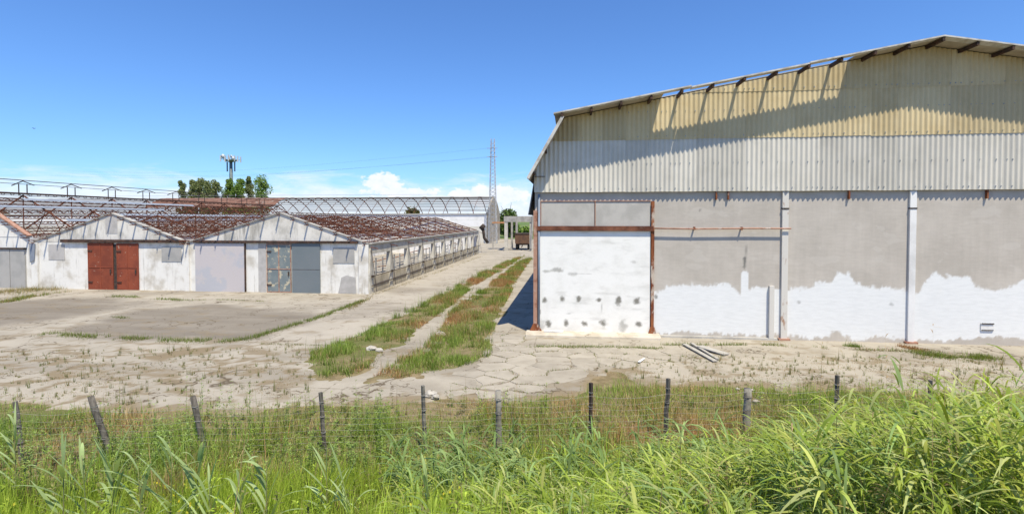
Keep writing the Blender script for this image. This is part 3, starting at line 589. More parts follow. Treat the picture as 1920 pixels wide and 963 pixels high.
# ================================================================ SHEDS on the left
YS = 30.1; BAY = 3.72; NB = 10; YE2 = YS + BAY * NB
def lattice(mb, a, b, h=0.2, r=0.035, pitch=0.62):
    a = Vector(a); b = Vector(b); n = max(2, int((b - a).length / pitch)); dn = Vector((0, 0, -h))
    mb.bar(a, b, r * 1.3, r); mb.bar(a + dn, b + dn, r, r * 0.9)
    for k in range(n):
        p = a.lerp(b, k / n); q = a.lerp(b, (k + 0.5) / n); s = a.lerp(b, (k + 1) / n)
        mb.bar(p, q + dn, r * 0.6); mb.bar(q + dn, s, r * 0.6)
def shed_roof(root, xl, xr, xm, ze, zr, npur, mats=('rust', 'rust'), stick=0.42, wires=True):
    for k in range(NB + 1):
        y = YS + BAY * k + (0.25 if k == 0 else -0.25 if k == NB else 0); t = MB()
        for x, s in ((xl, 1), (xr, -1)): t.bar((x, y, ze), (xm, y, zr - 0.12), 0.07, 0.09)
        t.bar((xl, y, ze - 0.05), (xr, y, ze - 0.05), 0.06, 0.06); t.bar((xm, y, ze), (xm, y, zr - 0.15), 0.05)
        for f in (0.3, 0.62):
            for x in (xl, xr):
                px = x + (xm - x) * f; pz = ze + (zr - ze) * f; t.bar((px, y, pz - 0.1), (x + (xm - x) * (f + 0.18), y, ze), 0.04)
        t.build('truss', mats[0], root)
    for side, x in ((0, xl), (1, xr)):
        for k in range(npur + 1):
            f = (k + 0.15) / (npur + 0.15); f = min(f, 1.0)
            if side == 1 and k == npur: continue
            px = x + (xm - x) * f; pz = ze + (zr - ze) * f + 0.03; mb = MB()
            sag = random.uniform(-0.05, 0.03)
            y1 = YE2 - random.choice((0, 0, 0, 3.7, 7.4)) if side == 0 else YE2
            lattice(mb, (px, YS - stick - random.uniform(0, 0.15), pz + 0.03), (px, y1, pz + sag), 0.2, 0.043)
            mb.build('purlin', mats[1], root)
def gable(root, xl, xr, xm, ze, zr, y, th=0.22, name='gable_wall', mat='limewash_gable'):
    MB().prism([(xl, ze - 0.02), (xr, ze - 0.02), (xm, zr)], 'y', y, y + th).build(name, mat, root)
def px_x(u): return PY(u, 500, YS).x
def px_z(u, v): return PY(u, v, YS).z
ZE, ZR = 3.12, 4.98
x3r, x3l = px_x(690), px_x(352); x2l = px_x(64)
sheds = []
for (xl, xr, um, lab) in ((x3l, x3r, 526, 'white roofless shed with lavender and grey doors, rusty purlins, open side wall'), (x2l, x3l, 212, 'white roofless shed with two rust red doors in the gable')):
    xm = px_x(um); root = thing('derelict_shed', lab, 'shed', ((xl + xr) / 2, YS, 0), 'roofless sheds'); sheds.append(root)
    MB().box(xl + 0.01, xr - 0.01, YS, YS + 0.22, -0.1, ZE - 0.03).build('front_wall', 'limewash', root)
    gable(root, xl, xr, xm, ZE, ZR, YS - 0.012)
    MB().box(xl + 0.01, xr - 0.01, YE2, YE2 + 0.2, -0.1, ZE - 0.03).build('back_wall', 'white_wall', root); gable(root, xl, xr, xm, ZE, ZR, YE2 - 0.012, 0.2, 'back_gable', 'white_wall')
    shed_roof(root, xl, xr, xm, ZE, ZR, 6)
    if xl == x2l: MB().box(xl - 0.1, xl + 0.1, YS + 0.23, YE2, -0.1, 3.0).build('side_wall', 'white_wall', root)
    else:
        MB().box(xl - 0.1, xl + 0.1, YS + 0.23, YE2, -0.1, 0.9).build('side_wall', 'white_wall', root)
        for k in range(NB + 1): MB().box(xl - 0.14, xl + 0.14, YS + BAY * k + 0.25, YS + BAY * k + 0.5, 0.91, 3.0).build('inner_post', 'white_wall', root)
    # coping along the slopes
    for x in (xl, xr): MB().bar((x, YS + 0.08, ZE + 0.01), (xm, YS + 0.08, ZR + 0.03), 0.34, 0.05).build('coping', 'concrete', root)
s3, s2 = sheds
def door(root, u0, v0, u1, v1, mat, name='door', frame=None, y=0.07, seams=True, mid=None):
    xa, xb = px_x(u0), px_x(u1); za, zb = px_z(u1, v1), px_z(u0, v0); za = max(za, 0.02)
    o = MB().box(xa, xb, YS - y, YS - 0.015, za, zb).build(name, mat, root)
    if frame:
        f = MB(); w = 0.05
        for x in (xa + w / 2, (xa + xb) / 2, xb - w / 2): f.box(x - w / 2, x + w / 2, YS - y - 0.018, YS - y - 0.001, za, zb)
        for z in ((za + zb) / 2 - 0.06, zb - w, za + w): f.box(xa + 0.01, xb - 0.01, YS - y - 0.022, YS - y - 0.002, z - w / 2, z + w / 2)
        f.build('door_frame', frame, o)
        for z in (za + 0.5, zb - 0.5): MB().box(xa + 0.02, xa + 0.34, YS - y - 0.045, YS - y - 0.023, z - 0.035, z + 0.035).build('hinge', 'brown_steel', o)
        MB().box(xb - 0.20, xb - 0.12, YS - y - 0.06, YS - y - 0.023, 1.1, 1.35).build('handle', 'dark_iron', o)
    return o
door(s2, 167, 455, 214, 543, 'door_red', frame='door_red'); door(s2, 221, 456, 261, 544, 'door_red', frame='door_red')
MB().box(px_x(214), px_x(221), YS - 0.03, YS - 0.014, 0.02, px_z(216, 458)).build('door_gap_shade', 'dark_iron', s2)  # solid dark strip standing in for the shade between the two leaves
o = MB().box(px_x(118), px_x(352) - 0.05, YS - 0.16, YS - 0.016, px_z(240, 455) + 0.02, px_z(240, 449)).build('door_track', 'brown_steel', s2)
MB().box(px_x(304), px_x(341), YS - 0.03, YS - 0.014, px_z(320, 490), px_z(320, 463)).build('blocked_window', 'panel_grey', s2)
MB().box(px_x(92), px_x(122), YS - 0.02, YS - 0.014, px_z(105, 487), px_z(105, 458)).build('blocked_window', 'plaster_patch', s2)
MB().box(px_x(200), px_x(222), YS - 0.024, YS - 0.016, px_z(212, 438), px_z(212, 405)).build('gable_patch', 'plaster_patch', s2)
o = door(s3, 368, 456, 460, 548, 'door_lavender', y=0.09); MB().box(px_x(460), px_x(462), YS - 0.11, YS - 0.016, 0.02, px_z(460, 456)).build('door_edge', 'brown_steel', o)
MB().box(px_x(485), px_x(499), YS - 0.035, YS - 0.014, 0.02, px_z(490, 457)).build('wall_strip', 'plaster_patch', s3)
door(s3, 501, 456, 547, 549, 'door_teal', frame='rust_light', y=0.06)
o = door(s3, 549, 456, 601, 551, 'door_grey', y=0.09); za = px_z(575, 505); MB().box(px_x(549), px_x(601), YS - 0.094, YS - 0.0905, za - 0.012, za + 0.012).build('door_seam', 'dark_iron', o)
MB().box(px_x(366), px_x(672), YS - 0.18, YS - 0.016, px_z(500, 456) + 0.03, px_z(500, 451)).build('door_track', 'brown_steel', s3)
MB().box(px_x(625), px_x(665), YS - 0.03, YS - 0.014, px_z(645, 493), px_z(645, 464)).build('blocked_window', 'panel_grey', s3)
MB().prism([(px_x(634), 0.05), (px_x(668), 0.05), (px_x(667), px_z(667, 520)), (px_x(650), px_z(650, 516)), (px_x(640), px_z(640, 520)), (px_x(638), px_z(638, 532))], 'y', YS - 0.024, YS - 0.014).build('bare_patch', 'plaster_patch', s3)
xp = px_x(352)
MB().box(xp - 0.16, xp + 0.16, YS - 0.12, YS - 0.014, 0, ZE - 0.05).build('pier', 'limewash', s3); MB().box(x3r - 0.55, x3r + 0.06, YS - 0.1, YS - 0.013, 0, ZE - 0.06).build('pier', 'limewash', s3)
MB().box(x2l - 0.1, x2l + 0.35, YS - 0.1, YS - 0.013, 0, ZE - 0.05).build('pier', 'limewash', s2)
MB().prism([(x2l - 0.12, 3.0), (x2l + 0.28, 3.0), (x2l + 0.2, 1.9), (x2l - 0.1, 1.75)], 'y', YS - 0.18, YS - 0.12).build('blue_grey_piece', 'blue_grey', s2)  # tapered blue-grey piece set in front of the corner pier
# open side wall of the near shed: posts, beam, board panels, pipes, slanting rods
PYs = [YS + BAY * k for k in range(NB + 1)]
MB().box(x3r - 0.12, x3r + 0.12, YS + 0.2, YE2, 2.46, 3.06).build('eave_beam', 'concrete_pale', s3)
MB().box(x3r - 0.22, x3r + 0.22, YS + 0.1, YE2, 3.065, 3.14).build('gutter', 'concrete', s3)
for k, y in enumerate(PYs):
    y += 0.2 if k == 0 else 0
    mb = MB(); prof = [(-0.20, 0), (0.26, 0), (0.34, 1.1), (0.16, 2.45), (-0.16, 2.45), (-0.28, 1.2)]
    mb.prism([(y + a, b) for a, b in prof], 'x', x3r - 0.14, x3r + 0.15); o = mb.build('side_post', 'concrete_pale', s3)
    MB().bar((x3r + 0.19, y - 0.14, 2.86), (x3r + 0.42 + random.uniform(-.05, .1), y + 0.1, 0.12), 0.026).build('rod', 'dark_iron', o)
    MB().bar((x3r + 0.14, y - 0.1, 2.9), (x3r + 0.62, y - 0.1, 2.80), 0.045).build('bracket', 'rust', o)
    MB().box(x3r + 0.16, x3r + 0.26, y - 0.08, y + 0.08, 1.02, 1.16).build('pipe_clamp', 'dark_iron', o)
    if k < NB: MB().box(x3r - 0.05, x3r + 0.04, y + 0.21, YS + BAY * (k + 1) - 0.17, 0, 1.0).build('board_panel', 'boards', s3)
for z in (1.09, 0.52): MB().tube([(x3r + 0.21, YS + 0.1, z), (x3r + 0.21, YE2 - 0.1, z)], 0.032, 8).build('pipe', 'dark_iron', s3, True)
# pipework of the stalls left inside the near shed, seen through the open side
for k in range(9):
    y = YS + 1.6 + k * BAY; t = thing('stall_railing', 'tangle of grey pipe rails inside the open shed, bay %s from the front' % ('first second third fourth fifth sixth seventh eighth ninth'.split()[k]), 'railing', (x3r - 3, y, 0.03), 'stall rails in the shed')
    for j in range(4): MB().bar((x3r - 1.0 - 0.3 * (j % 2), y - 1.2, 0.45 + 0.42 * j + random.uniform(-.1, .1)), (x3r - 1.2, y + 1.5, 0.45 + 0.42 * j + random.uniform(-.15, .15)), 0.06).build('rail', random.choice(('grey_steel', 'rust_light', 'grey_steel')), t)
    for dy in (-1.1, 0.2, 1.4): MB().bar((x3r - 1.15, y + dy, 0.03), (x3r - 1.15, y + dy, 1.9), 0.07).build('upright', 'grey_steel', t)

# tall barn at the far left: steep gable, ridge vents, bare rafters
xbr = x2l - 0.25; SL = 0.62; zb_e, zb_r = 3.45, 6.5; xbm = xbr - (zb_r - zb_e) / SL; xbl = 2 * xbm - xbr
root = thing('tall_barn', 'tall white barn with steep bare rusty roof frame and ridge vents', 'barn', (xbm, YS, 0))
MB().box(xbl, xbr, YS + 0.02, YS + 0.22, -0.1, zb_e - 0.03).build('front_wall', 'limewash', root)
MB().prism([(xbl, zb_e - 0.02), (xbr, zb_e - 0.02), (xbm, zb_r)], 'y', YS, YS + 0.22).build('gable_wall', 'limewash', root)
MB().box(xbl, xbr, YE2, YE2 + 0.2, -0.1, 2.4).build('back_wall', 'white_wall', root)
shed_roof(root, xbl, xbr, xbm, zb_e, zb_r, 7, ('rust', 'rust'))
for x in (xbl, xbr): MB().bar((x, YS - 0.02, zb_e + 0.05), (xbm, YS - 0.02, zb_r + 0.05), 0.3, 0.1).build('coping', 'rust_light', root)
MB().box(xbl, xbl + 0.2, YS + 0.23, YE2, -0.1, 3.3).build('side_wall', 'white_wall', root)
za = PY(25, 466, YS).z; MB().box(xbl, xbr - 0.3, YS - 0.14, YS + 0.018, za - 0.03, za + 0.07).build('door_track', 'dark_iron', root)
for a, b in ((0.35, 1.45), (1.5, 3.2), (3.25, 4.9)): MB().box(xbr - b, xbr - a, YS - 0.08, YS + 0.016, 0.02, za - 0.04).build('door', 'panel_grey', root)
for k in range(1, NB):
    y = YS + BAY * k; v = MB(); v.bar((xbm - 0.35, y, zb_r - 0.1), (xbm - 0.35, y, zb_r + 0.72), 0.05); v.bar((xbm + 0.35, y, zb_r - 0.1), (xbm + 0.35, y, zb_r + 0.72), 0.05)
    v.bar((xbm, y, zb_r + 0.95), (xbm - 0.95, y, zb_r + 0.62), 0.05, 0.06); v.bar((xbm, y, zb_r + 0.95), (xbm + 0.95, y, zb_r + 0.62), 0.05, 0.06); v.build('ridge_vent_frame', 'dark_iron', root)
MB().tube([(xbm, YS - 0.3, zb_r + 1.0), (xbm, YE2, zb_r + 1.0)], 0.03, 6).build('ridge_rail', 'dark_iron', root); MB().tube([(xbm + 0.9, YS - 0.3, zb_r + 0.66), (xbm + 0.9, YE2, zb_r + 0.66)], 0.02, 6).build('ridge_rail', 'dark_iron', root)
MB().box(xbm - 0.14, xbm + 0.14, YS, YE2, zb_r - 0.05, zb_r + 0.06).build('ridge_beam', 'brown_steel', root)
for f, w, y0, y1 in ((0.80, 0.22, 3, 20), (0.62, 0.2, 0.5, 15), (0.45, 0.25, 8, 26), (0.30, 0.25, 4, 30)):
    x = xbr + (xbm - xbr) * f; z = zb_e + (zb_r - zb_e) * f + 0.09; MB().prism([(x, z), (x - w, z + w * SL), (x - w, z + w * SL + 0.02), (x, z + 0.02)], 'y', YS + y0, YS + y1).build('loose_roof_sheet', 'blue_grey', root)

# ================================================================ long arched barn far behind, set crosswise
YA, YA2, XA, XA0 = 97.5, 114.0, -15.8, -140.0; ym = (YA + YA2) / 2; zae, zar = 5.7, 9.1
root = thing('arched_barn', 'long arched barn far behind, bare curved ribs above a white wall', 'barn', ((XA + XA0) / 2, YA, 0))
def arch(n=9):
    pts = []
    for k in range(n + 1):
        f = k / n; pts.append((YA + (ym - YA) * f, zae + (zar - zae) * (1 - (1 - f) ** 1.8)))
    return pts
A = arch(); A2 = [(2 * ym - y, z) for y, z in A]
for k, (za, zb, m) in enumerate(((0, 3.2, 'sheet_white'), (3.22, 4.4, 'white_wall'), (4.42, 5.55, 'white_wall'))): MB().box(XA0, XA - 0.31, YA + 0.02 * k, YA + 0.25, za, zb).build('wall_course', m, root)
MB().box(XA0, XA - 0.31, YA - 0.15, YA + 0.3, 5.56, 5.72).build('gutter', 'concrete', root)
MB().prism([(YA, 0)] + A + A2[::-1][1:] + [(YA2, 0)], 'x', XA - 0.3, XA).build('end_wall', 'concrete_dark', root)
MB().prism([(YA, 0)] + A + A2[::-1][1:] + [(YA2, 0)], 'x', XA0 - 0.3, XA0 - 0.01).build('end_wall', 'concrete_dark', root)
x = XA - 3.0; i = 0
while x > XA0 + 1:
    r = MB()
    for P, wd in ((A, 0.06), (A2, 0.11)):
        for a, b in zip(P[:-1], P[1:]): r.bar((x, a[0], a[1]), (x, b[0], b[1]), wd, wd * 1.2)
    r.build('rib', 'rust', root)
    if i % 2 == 0: MB().box(x - 0.35, x + 0.35, ym - 0.6, ym + 0.6, zar + 0.02, zar + 0.24).build('ridge_vent', 'rust', root)
    x -= 2.95; i += 1
for P in (A, A2):
    for a in P[1:-1]: MB().bar((XA - 0.3, a[0], a[1] + 0.1), (XA0, a[0], a[1] + 0.1), 0.09, 0.09).build('purlin', 'dark_iron', root)
MB().prism([(A[-2][0], A[-2][1] + 0.16), (ym, zar + 0.2), (A2[-2][0], A2[-2][1] + 0.16), (A2[-2][0], A2[-2][1] + 0.19), (ym, zar + 0.26), (A[-2][0], A[-2][1] + 0.19)], 'x', XA0, XA + 0.1).build('ridge_sheet', 'concrete', root)
MB().tube([(XA - 12, ym, zar + 0.75), (XA0, ym, zar + 0.75)], 0.03, 6).build('ridge_rail', 'grey_steel', root)
mb = MB()
for a, b in zip(A[2:-1], A[3:]): mb.prism([(a[0], a[1] + 0.2), (b[0], b[1] + 0.2), (b[0], b[1] + 0.24), (a[0], a[1] + 0.24)], 'x', -90, -61)
mb.build('rusty_roof_sheet', 'roof_rust', root)
mb = MB()
for a, b in zip(A[1:-1], A[2:]): mb.prism([(a[0], a[1] + 0.2), (b[0], b[1] + 0.2), (b[0], b[1] + 0.24), (a[0], a[1] + 0.24)], 'x', XA0 + 1, -90.5)
mb.build('grey_roof_sheet', 'side_dark', root)

# ================================================================ concrete portal with trailer, pylon, chute at the end of the lane
YC = 74.0
def cx(u): return PY(u, 440, YC).x
root = thing('concrete_portal', 'grey concrete portal frame with heavy lintel at the lane end', 'portal', (cx(972), YC, 0.03))
MB().box(cx(945), cx(999), YC - 0.2, YC + 0.25, 4.22, 5.05).build('lintel', 'concrete', root)
MB().box(cx(946), cx(952), YC - 0.15, YC + 0.3, 0, 4.2).build('pillar', 'concrete_pale', root)
for a, b, dy in ((953.5, 957, 3.0), (958.5, 962.5, 6.0)): MB().box(cx(a), cx(b), YC + dy, YC + dy + 0.4, 0, 4.6).build('pillar', 'concrete', root)
MB().box(cx(993), cx(997.5), YC - 0.1, YC + 0.3, 0, 4.2).build('pillar', 'concrete_pale', root); MB().bar((cx(996), YC - 0.25, 0.4), (cx(1000), YC - 0.25, 5.6), 0.22).build('brace', 'concrete', root)
MB().box(cx(945), cx(951), YC + 0.26, YC + 7.5, 4.3, 4.9).build('side_beam', 'concrete', root)
MB().box(cx(917), cx(944.6), YC + 3, YC + 4.6, PY(930, 419, YC).z, PY(930, 416, YC).z).build('canopy_sheet', 'orange_sheet', root)
MB().bar((cx(918), YC + 3.2, 0), (cx(918), YC + 3.2, PY(930, 419, YC).z), 0.15).build('canopy_post', 'concrete', root)
yt = YC + 2.2
root = thing('farm_trailer', 'brown box trailer parked under the concrete portal', 'trailer', (cx(977), yt, 0.03))
MB().prism([(cx(963), 0.95), (cx(991), 0.95), (cx(992), 2.35), (cx(962), 2.35)], 'y', yt, yt + 3.6).build('box_body', 'trailer_body', root); MB().box(cx(961.5), cx(992.5), yt - 0.05, yt + 3.7, 2.36, 2.5).build('top_rail', 'dark_iron', root); MB().box(cx(965), cx(989), yt + 0.1, yt + 3.5, 0.75, 0.94).build('chassis', 'dark_iron', root)
for u in (965.5, 988):
    for dy in (0.6, 2.8): MB().tube([(cx(u) - 0.13, yt + dy, 0.48), (cx(u) + 0.13, yt + dy, 0.48)], 0.45, 14).build('wheel', 'rubber', root, True)
MB().bar((cx(977), yt - 1.3, 0.5), (cx(977), yt + 0.1, 0.8), 0.12).build('drawbar', 'dark_iron', root)
yp = 96.0; xp = PY(924, 440, yp).x
root = thing('lattice_pylon', 'slender grey lattice pylon standing by the arched barn end wall', 'pylon', (xp, yp, 0.03))
def pw(z): return 0.78 - 0.42 * z / 19.8
zz = [0]
while zz[-1] < 19.2: zz.append(zz[-1] + max(0.7, pw(zz[-1]) * 1.25))
mb = MB()
for sx in (-1, 1):
    for sy in (-1, 1): MB().bar((xp + sx * pw(0), yp + sy * pw(0), 0), (xp + sx * pw(19.8) * 0.8, yp + sy * pw(19.8) * 0.8, 19.8), 0.09).build('pylon_leg', 'pylon', root)
for a, b in zip(zz[:-1], zz[1:]):
    for s in (-1, 1):
        wa, wb = pw(a), pw(b)
        mb.bar((xp - wa, yp + s * wa, a), (xp + wb, yp + s * wb, b), 0.045); mb.bar((xp + wa, yp + s * wa, a), (xp - wb, yp + s * wb, b), 0.045); mb.bar((xp + s * wa, yp - wa, a), (xp + s * wb, yp + wb, b), 0.045)
mb.build('lattice_bracing', 'pylon', root)
for z in (16.4, 18.0): MB().bar((xp - 1.1, yp, z), (xp + 0.9, yp, z), 0.1).build('cross_arm', 'pylon', root)
root = thing('black_chute', 'bent black drainpipe hanging off the far corner of the near shed', 'pipe', (PY(912, 455, 70).x, 70, 0))
MB().tube([PY(903, 425, 70), PY(906, 431, 70), PY(908, 446, 70), PY(915, 455, 70)], 0.2, 8).build('pipe_run', 'dark_iron', root, True); MB().tube([PY(902, 423, 70), PY(907, 428, 70)], 0.42, 8).build('pipe_head', 'dark_iron', root, True)
for k, (z0, du) in enumerate(((16.4, -1.1), (16.4, 0.9), (18.0, -1.1))):
    a = Vector((xp + du, yp, z0)); b = Vector((-170, 150 + k * 3, 19 + k)); pts = [a.lerp(b, f / 14) - Vector((0, 0, 2.2 * math.sin(math.pi * f / 14))) for f in range(15)]
    tag(MB().tube(pts, 0.009, 4).build('overhead_wire', 'dark_iron'), ('lower left overhead wire running left from the lattice pylon', 'lower right overhead wire running left from the lattice pylon', 'topmost overhead wire running left from the lattice pylon')[k], 'wire', 'overhead wires')

# ================================================================ telecom mast
ym_ = 190.0; xm_ = PY(434, 380, ym_).x; zt_ = PY(434, 303, ym_).z; mpx = 0.2
root = thing('telecom_mast', 'dark green telecom mast with a ring of antennas above the trees', 'mast', (xm_, ym_, 0))
MB().tube([(xm_, ym_, 0), (xm_, ym_, zt_)], [0.95, 0.55], 12).build('mast_pole', 'mast', root, True)
MB().tube([(xm_, ym_, zt_ - 0.2), (xm_, ym_, zt_ + 0.25), (xm_, ym_, zt_ + 0.7)], [0.7, 2.0, 2.3], 14).build('platform', 'mast', root, True)
for k in range(9):
    a = k * 2 * math.pi / 9 + 0.2; r = 3.6 if k % 2 else 2.6; x, y = xm_ + r * math.cos(a), ym_ + r * math.sin(a)
    o = MB().bar((xm_ + 2 * math.cos(a), ym_ + 2 * math.sin(a), zt_ + 0.6), (x, y, zt_ + 1.0), 0.16).build('antenna_arm', 'mast', root); MB().box(x - 0.18, x + 0.18, y - 0.18, y + 0.18, zt_ - 0.1, zt_ + 2.3).build('antenna_panel', 'antenna', o)
for dx_, dz_, r in ((-2.0, 1.9, 0.85), (-1.2, 0.9, 0.6), (2.2, 1.0, 0.7), (1.6, 1.9, 0.45)): MB().tube([(xm_ + dx_, ym_ - 2.2, zt_ + dz_), (xm_ + dx_ + 0.1, ym_ - 1.9, zt_ + dz_), (xm_ + dx_ + 0.15, ym_ - 1.7, zt_ + dz_)], [r, r, r * 0.4], 12).build('dish', 'antenna', root, True)
for dx_ in (-1.6, 1.6): MB().box(xm_ + dx_ - 0.16, xm_ + dx_ + 0.16, ym_ - 0.2, ym_ + 0.2, zt_ - 3.9, zt_ - 0.1).build('hanging_antenna', 'mast', root)
# ================================================================ trees
def crown_arrays(cx_, cy_, z0, z1, rx, n, cols, leaf=0.4, lumps=34, narrow=0.5):
    cs = []
    for k in range(lumps):
        f = (k + random.random()) / lumps; z = z0 + (z1 - z0) * 0.93 * f; rr = rx * (math.sin(math.pi * min(0.97, 0.12 + 0.80 * f ** narrow)) ** 0.7)
        a = random.uniform(0, 6.283); r = rr * math.sqrt(random.random()) * 0.75; cs.append((cx_ + r * math.cos(a), cy_ + r * math.sin(a), z, rx * random.uniform(0.3, 0.62)))
    cs = np.array(cs); i = RNG.integers(0, len(cs), n); p = RNG.normal(0, 1, (n, 3)); p /= np.linalg.norm(p, axis=1, keepdims=True); p *= (RNG.random((n, 1)) ** 0.35)
    P = cs[i, :3] + p * cs[i, 3:4]; P[:, 2] = z0 + (P[:, 2] - z0) * (z1 - z0) / max(0.1, (cs[:, 2] + cs[:, 3]).max() - z0)
    u = RNG.normal(0, 1, (n, 3)); u /= np.linalg.norm(u, axis=1, keepdims=True); w = np.cross(u, RNG.normal(0, 1, (n, 3))); w /= np.linalg.norm(w, axis=1, keepdims=True)
    s = leaf * (0.6 + 0.8 * RNG.random((n, 1))); V = np.stack([P - u * s, P - w * s * 0.6, P + u * s, P + w * s * 0.6], 1).reshape(-1, 3)
    c = np.repeat(pick(cols, n, 0.22), 4, 0); return V, np.arange(4 * n).reshape(-1, 4), np.zeros((0, 3), int), c.clip(0, 1)
def tree(name, label, u, vtop, Yd, rx, vbase=None, cols=None, n=2600, leaf=0.4, z0=2.0, group=None):
    b = PY(u, 411, Yd); top = PY(u, vtop, Yd).z; root = thing(name, label, 'tree', (b.x, Yd, 0), group)
    t = MB(); t.tube([(b.x, Yd, -0.2), (b.x + 0.1, Yd, top * 0.45), (b.x, Yd, top * 0.85)], [0.32, 0.2, 0.05], 7)
    for k in range(5):
        a = k * 1.3; zz_ = top * (0.3 + 0.1 * k); t.tube([(b.x, Yd, zz_), (b.x + rx * 0.7 * math.cos(a), Yd + rx * 0.7 * math.sin(a), zz_ + rx * 1.1)], [0.1, 0.03], 5)
    t.build('trunk', 'bark', root, True)
    foliage('crown', [crown_arrays(b.x, Yd, z0, top, rx, n, cols or ((0.055, 0.10, 0.022), (0.09, 0.14, 0.035), (0.12, 0.165, 0.05)), leaf)], 'crown', root)
pal = ((0.21, 0.24, 0.10), (0.26, 0.28, 0.13), (0.17, 0.21, 0.07)); dk = ((0.14, 0.22, 0.04), (0.18, 0.27, 0.055), (0.22, 0.30, 0.075))
ordn = 'first second third fourth fifth sixth seventh eighth ninth tenth'.split()
for k, (u, v, rx, c) in enumerate(((342, 345, 1.5, pal), (363, 343, 2.0, pal), (376, 339, 2.2, pal), (390, 345, 2.3, pal), (405, 343, 2.3, pal), (429, 340, 2.3, dk), (444, 349, 2.2, dk), (453, 341, 1.9, dk), (468, 337, 2.0, pal), (491, 333, 3.4, dk))):
    tree('poplar_tree', ('narrow poplar, %s from the left in the row behind the sheds' % ordn[k]) if k < 9 else 'largest and darkest poplar, rightmost in the row behind the sheds', u, v - 7, 165 + (k % 3) * 4, rx * 1.15, cols=c, group='poplars behind the sheds', n=6500, leaf=0.24)
tree('broadleaf_tree', 'round green tree beside the end wall of the arched barn', 953, 390, 128, 3.2, n=3000, leaf=0.35, z0=1.0)
tree('broadleaf_tree', 'small olive tree seen through the bare ribs of the arched barn', 775, 386, 124, 2.4, cols=((0.10, 0.10, 0.03), (0.13, 0.12, 0.04)), n=1500, leaf=0.35, z0=3.0)
for k, (u, r, h) in enumerate(((968, 2.0, 3.0), (985, 2.3, 2.6), (946, 2.2, 3.2))):
    p = PY(u, 411, 150 + 6 * k); root = thing('hedge_bush', ('dark green bush in the field seen through the portal', 'low green bush at the right of the portal opening', 'green bush between the arched barn and the portal')[k], 'bush', (p.x, 150 + 6 * k, 0), 'bushes in the field')
    foliage('crown', [crown_arrays(p.x, 150 + 6 * k, 0.1, h, r, 900, dk, 0.3, 12)], 'crown', root)
vs = []
for k in range(60):
    x = -700 + k * 24 + random.uniform(-8, 8); vs.append(crown_arrays(x, 900 + random.uniform(-40, 40), 0, random.uniform(4, 9), random.uniform(7, 14), 160, dk, 1.6, 8))
tag(foliage('distant_wood', vs, 'crown'), 'dark line of far trees along the horizon', 'trees', kind='stuff')

# ================================================================ fence
FT = 10.2
posts = ((28, 752, 40, 850, 0.045, 'post_wood', 4), (170, 742, 202, 835, 0.055, 'post_wood', 7), (362, 743, 388, 868, 0.055, 'post_wood', 7), (601, 735, 612, 878, 0.045, 'post_wood', 4), (793, 722, 798, 850, 0.042, 'post_concrete', 4), (934, 732, 936, 830, 0.062, 'post_concrete', 9), (1108, 717, 1107, 785, 0.042, 'dark_iron', 4), (1253, 709, 1250, 775, 0.045, 'post_wood', 4), (1402, 728, 1400, 795, 0.075, 'post_concrete', 12), (1570, 703, 1568, 770, 0.05, 'post_wood', 4), (1745, 712, 1743, 775, 0.05, 'post_wood', 4))
p0 = PT(900, 800, FT); root = thing('wire_fence', 'sagging wire mesh fence on mismatched leaning posts along the yard', 'fence', (p0.x, p0.y, 0))
tops = []; bots = []
for (u0, v0, u1, v1, r, m, n) in posts:
    a = PT(u0, v0, FT); b = PT(u1, v1, FT); k = (a.z + 0.35) / max(0.05, a.z - b.z); c = a + (b - a) * k; tops.append(a); bots.append(a + (b - a) * (a.z / max(0.05, a.z - b.z)))
    mb = MB(); nn = 5; pts = [a.lerp(c, i / nn) + Vector((random.gauss(0, 0.006), random.gauss(0, 0.006), 0)) * (0 < i < nn) for i in range(nn + 1)]; mb.tube(pts, [r * random.uniform(0.93, 1.06) for _ in pts], n); o = mb.build('post', m, root, n > 6)
    for f in (0.12, 0.3, 0.5): MB().tube([a.lerp(c, f) + Vector((0, 0, -0.006)), a.lerp(c, f) + Vector((0, 0, 0.006))], r * 1.12, 8).build('tie_wire', 'wire', o)
for i in range(len(posts) - 1):
    mb = MB(); H = 1.02
    for h in (0.02, 0.14, 0.26, 0.38, 0.5, 0.62, 0.74, 0.86, 1.0):
        pts = []
        for k in range(9):
            f = k / 8; A_ = bots[i].lerp(tops[i], min(0.97, h * H / max(0.6, tops[i].z))); B_ = bots[i + 1].lerp(tops[i + 1], min(0.97, h * H / max(0.6, tops[i + 1].z))); pts.append(A_.lerp(B_, f) + Vector((0, -0.06, -0.07 * math.sin(math.pi * f) * h)))
        mb.tube(pts, 0.0017 if h < 0.99 else 0.0024, 3, False)
    nv = int((bots[i + 1] - bots[i]).length / 0.13)
    for k in range(1, nv):
        f = k / nv; A_ = bots[i].lerp(bots[i + 1], f) + Vector((0, -0.06, 0)); B_ = bots[i].lerp(tops[i], 0.97 * H / max(0.6, tops[i].z) if tops[i].z > H else 0.97).lerp(bots[i + 1].lerp(tops[i + 1], 0.97 * H / max(0.6, tops[i + 1].z) if tops[i + 1].z > H else 0.97), f) + Vector((0, -0.06, -0.07 * math.sin(math.pi * f))); mb.tube([A_, B_], 0.0013, 3, False)
    mb.build('mesh_netting', 'wire', root)

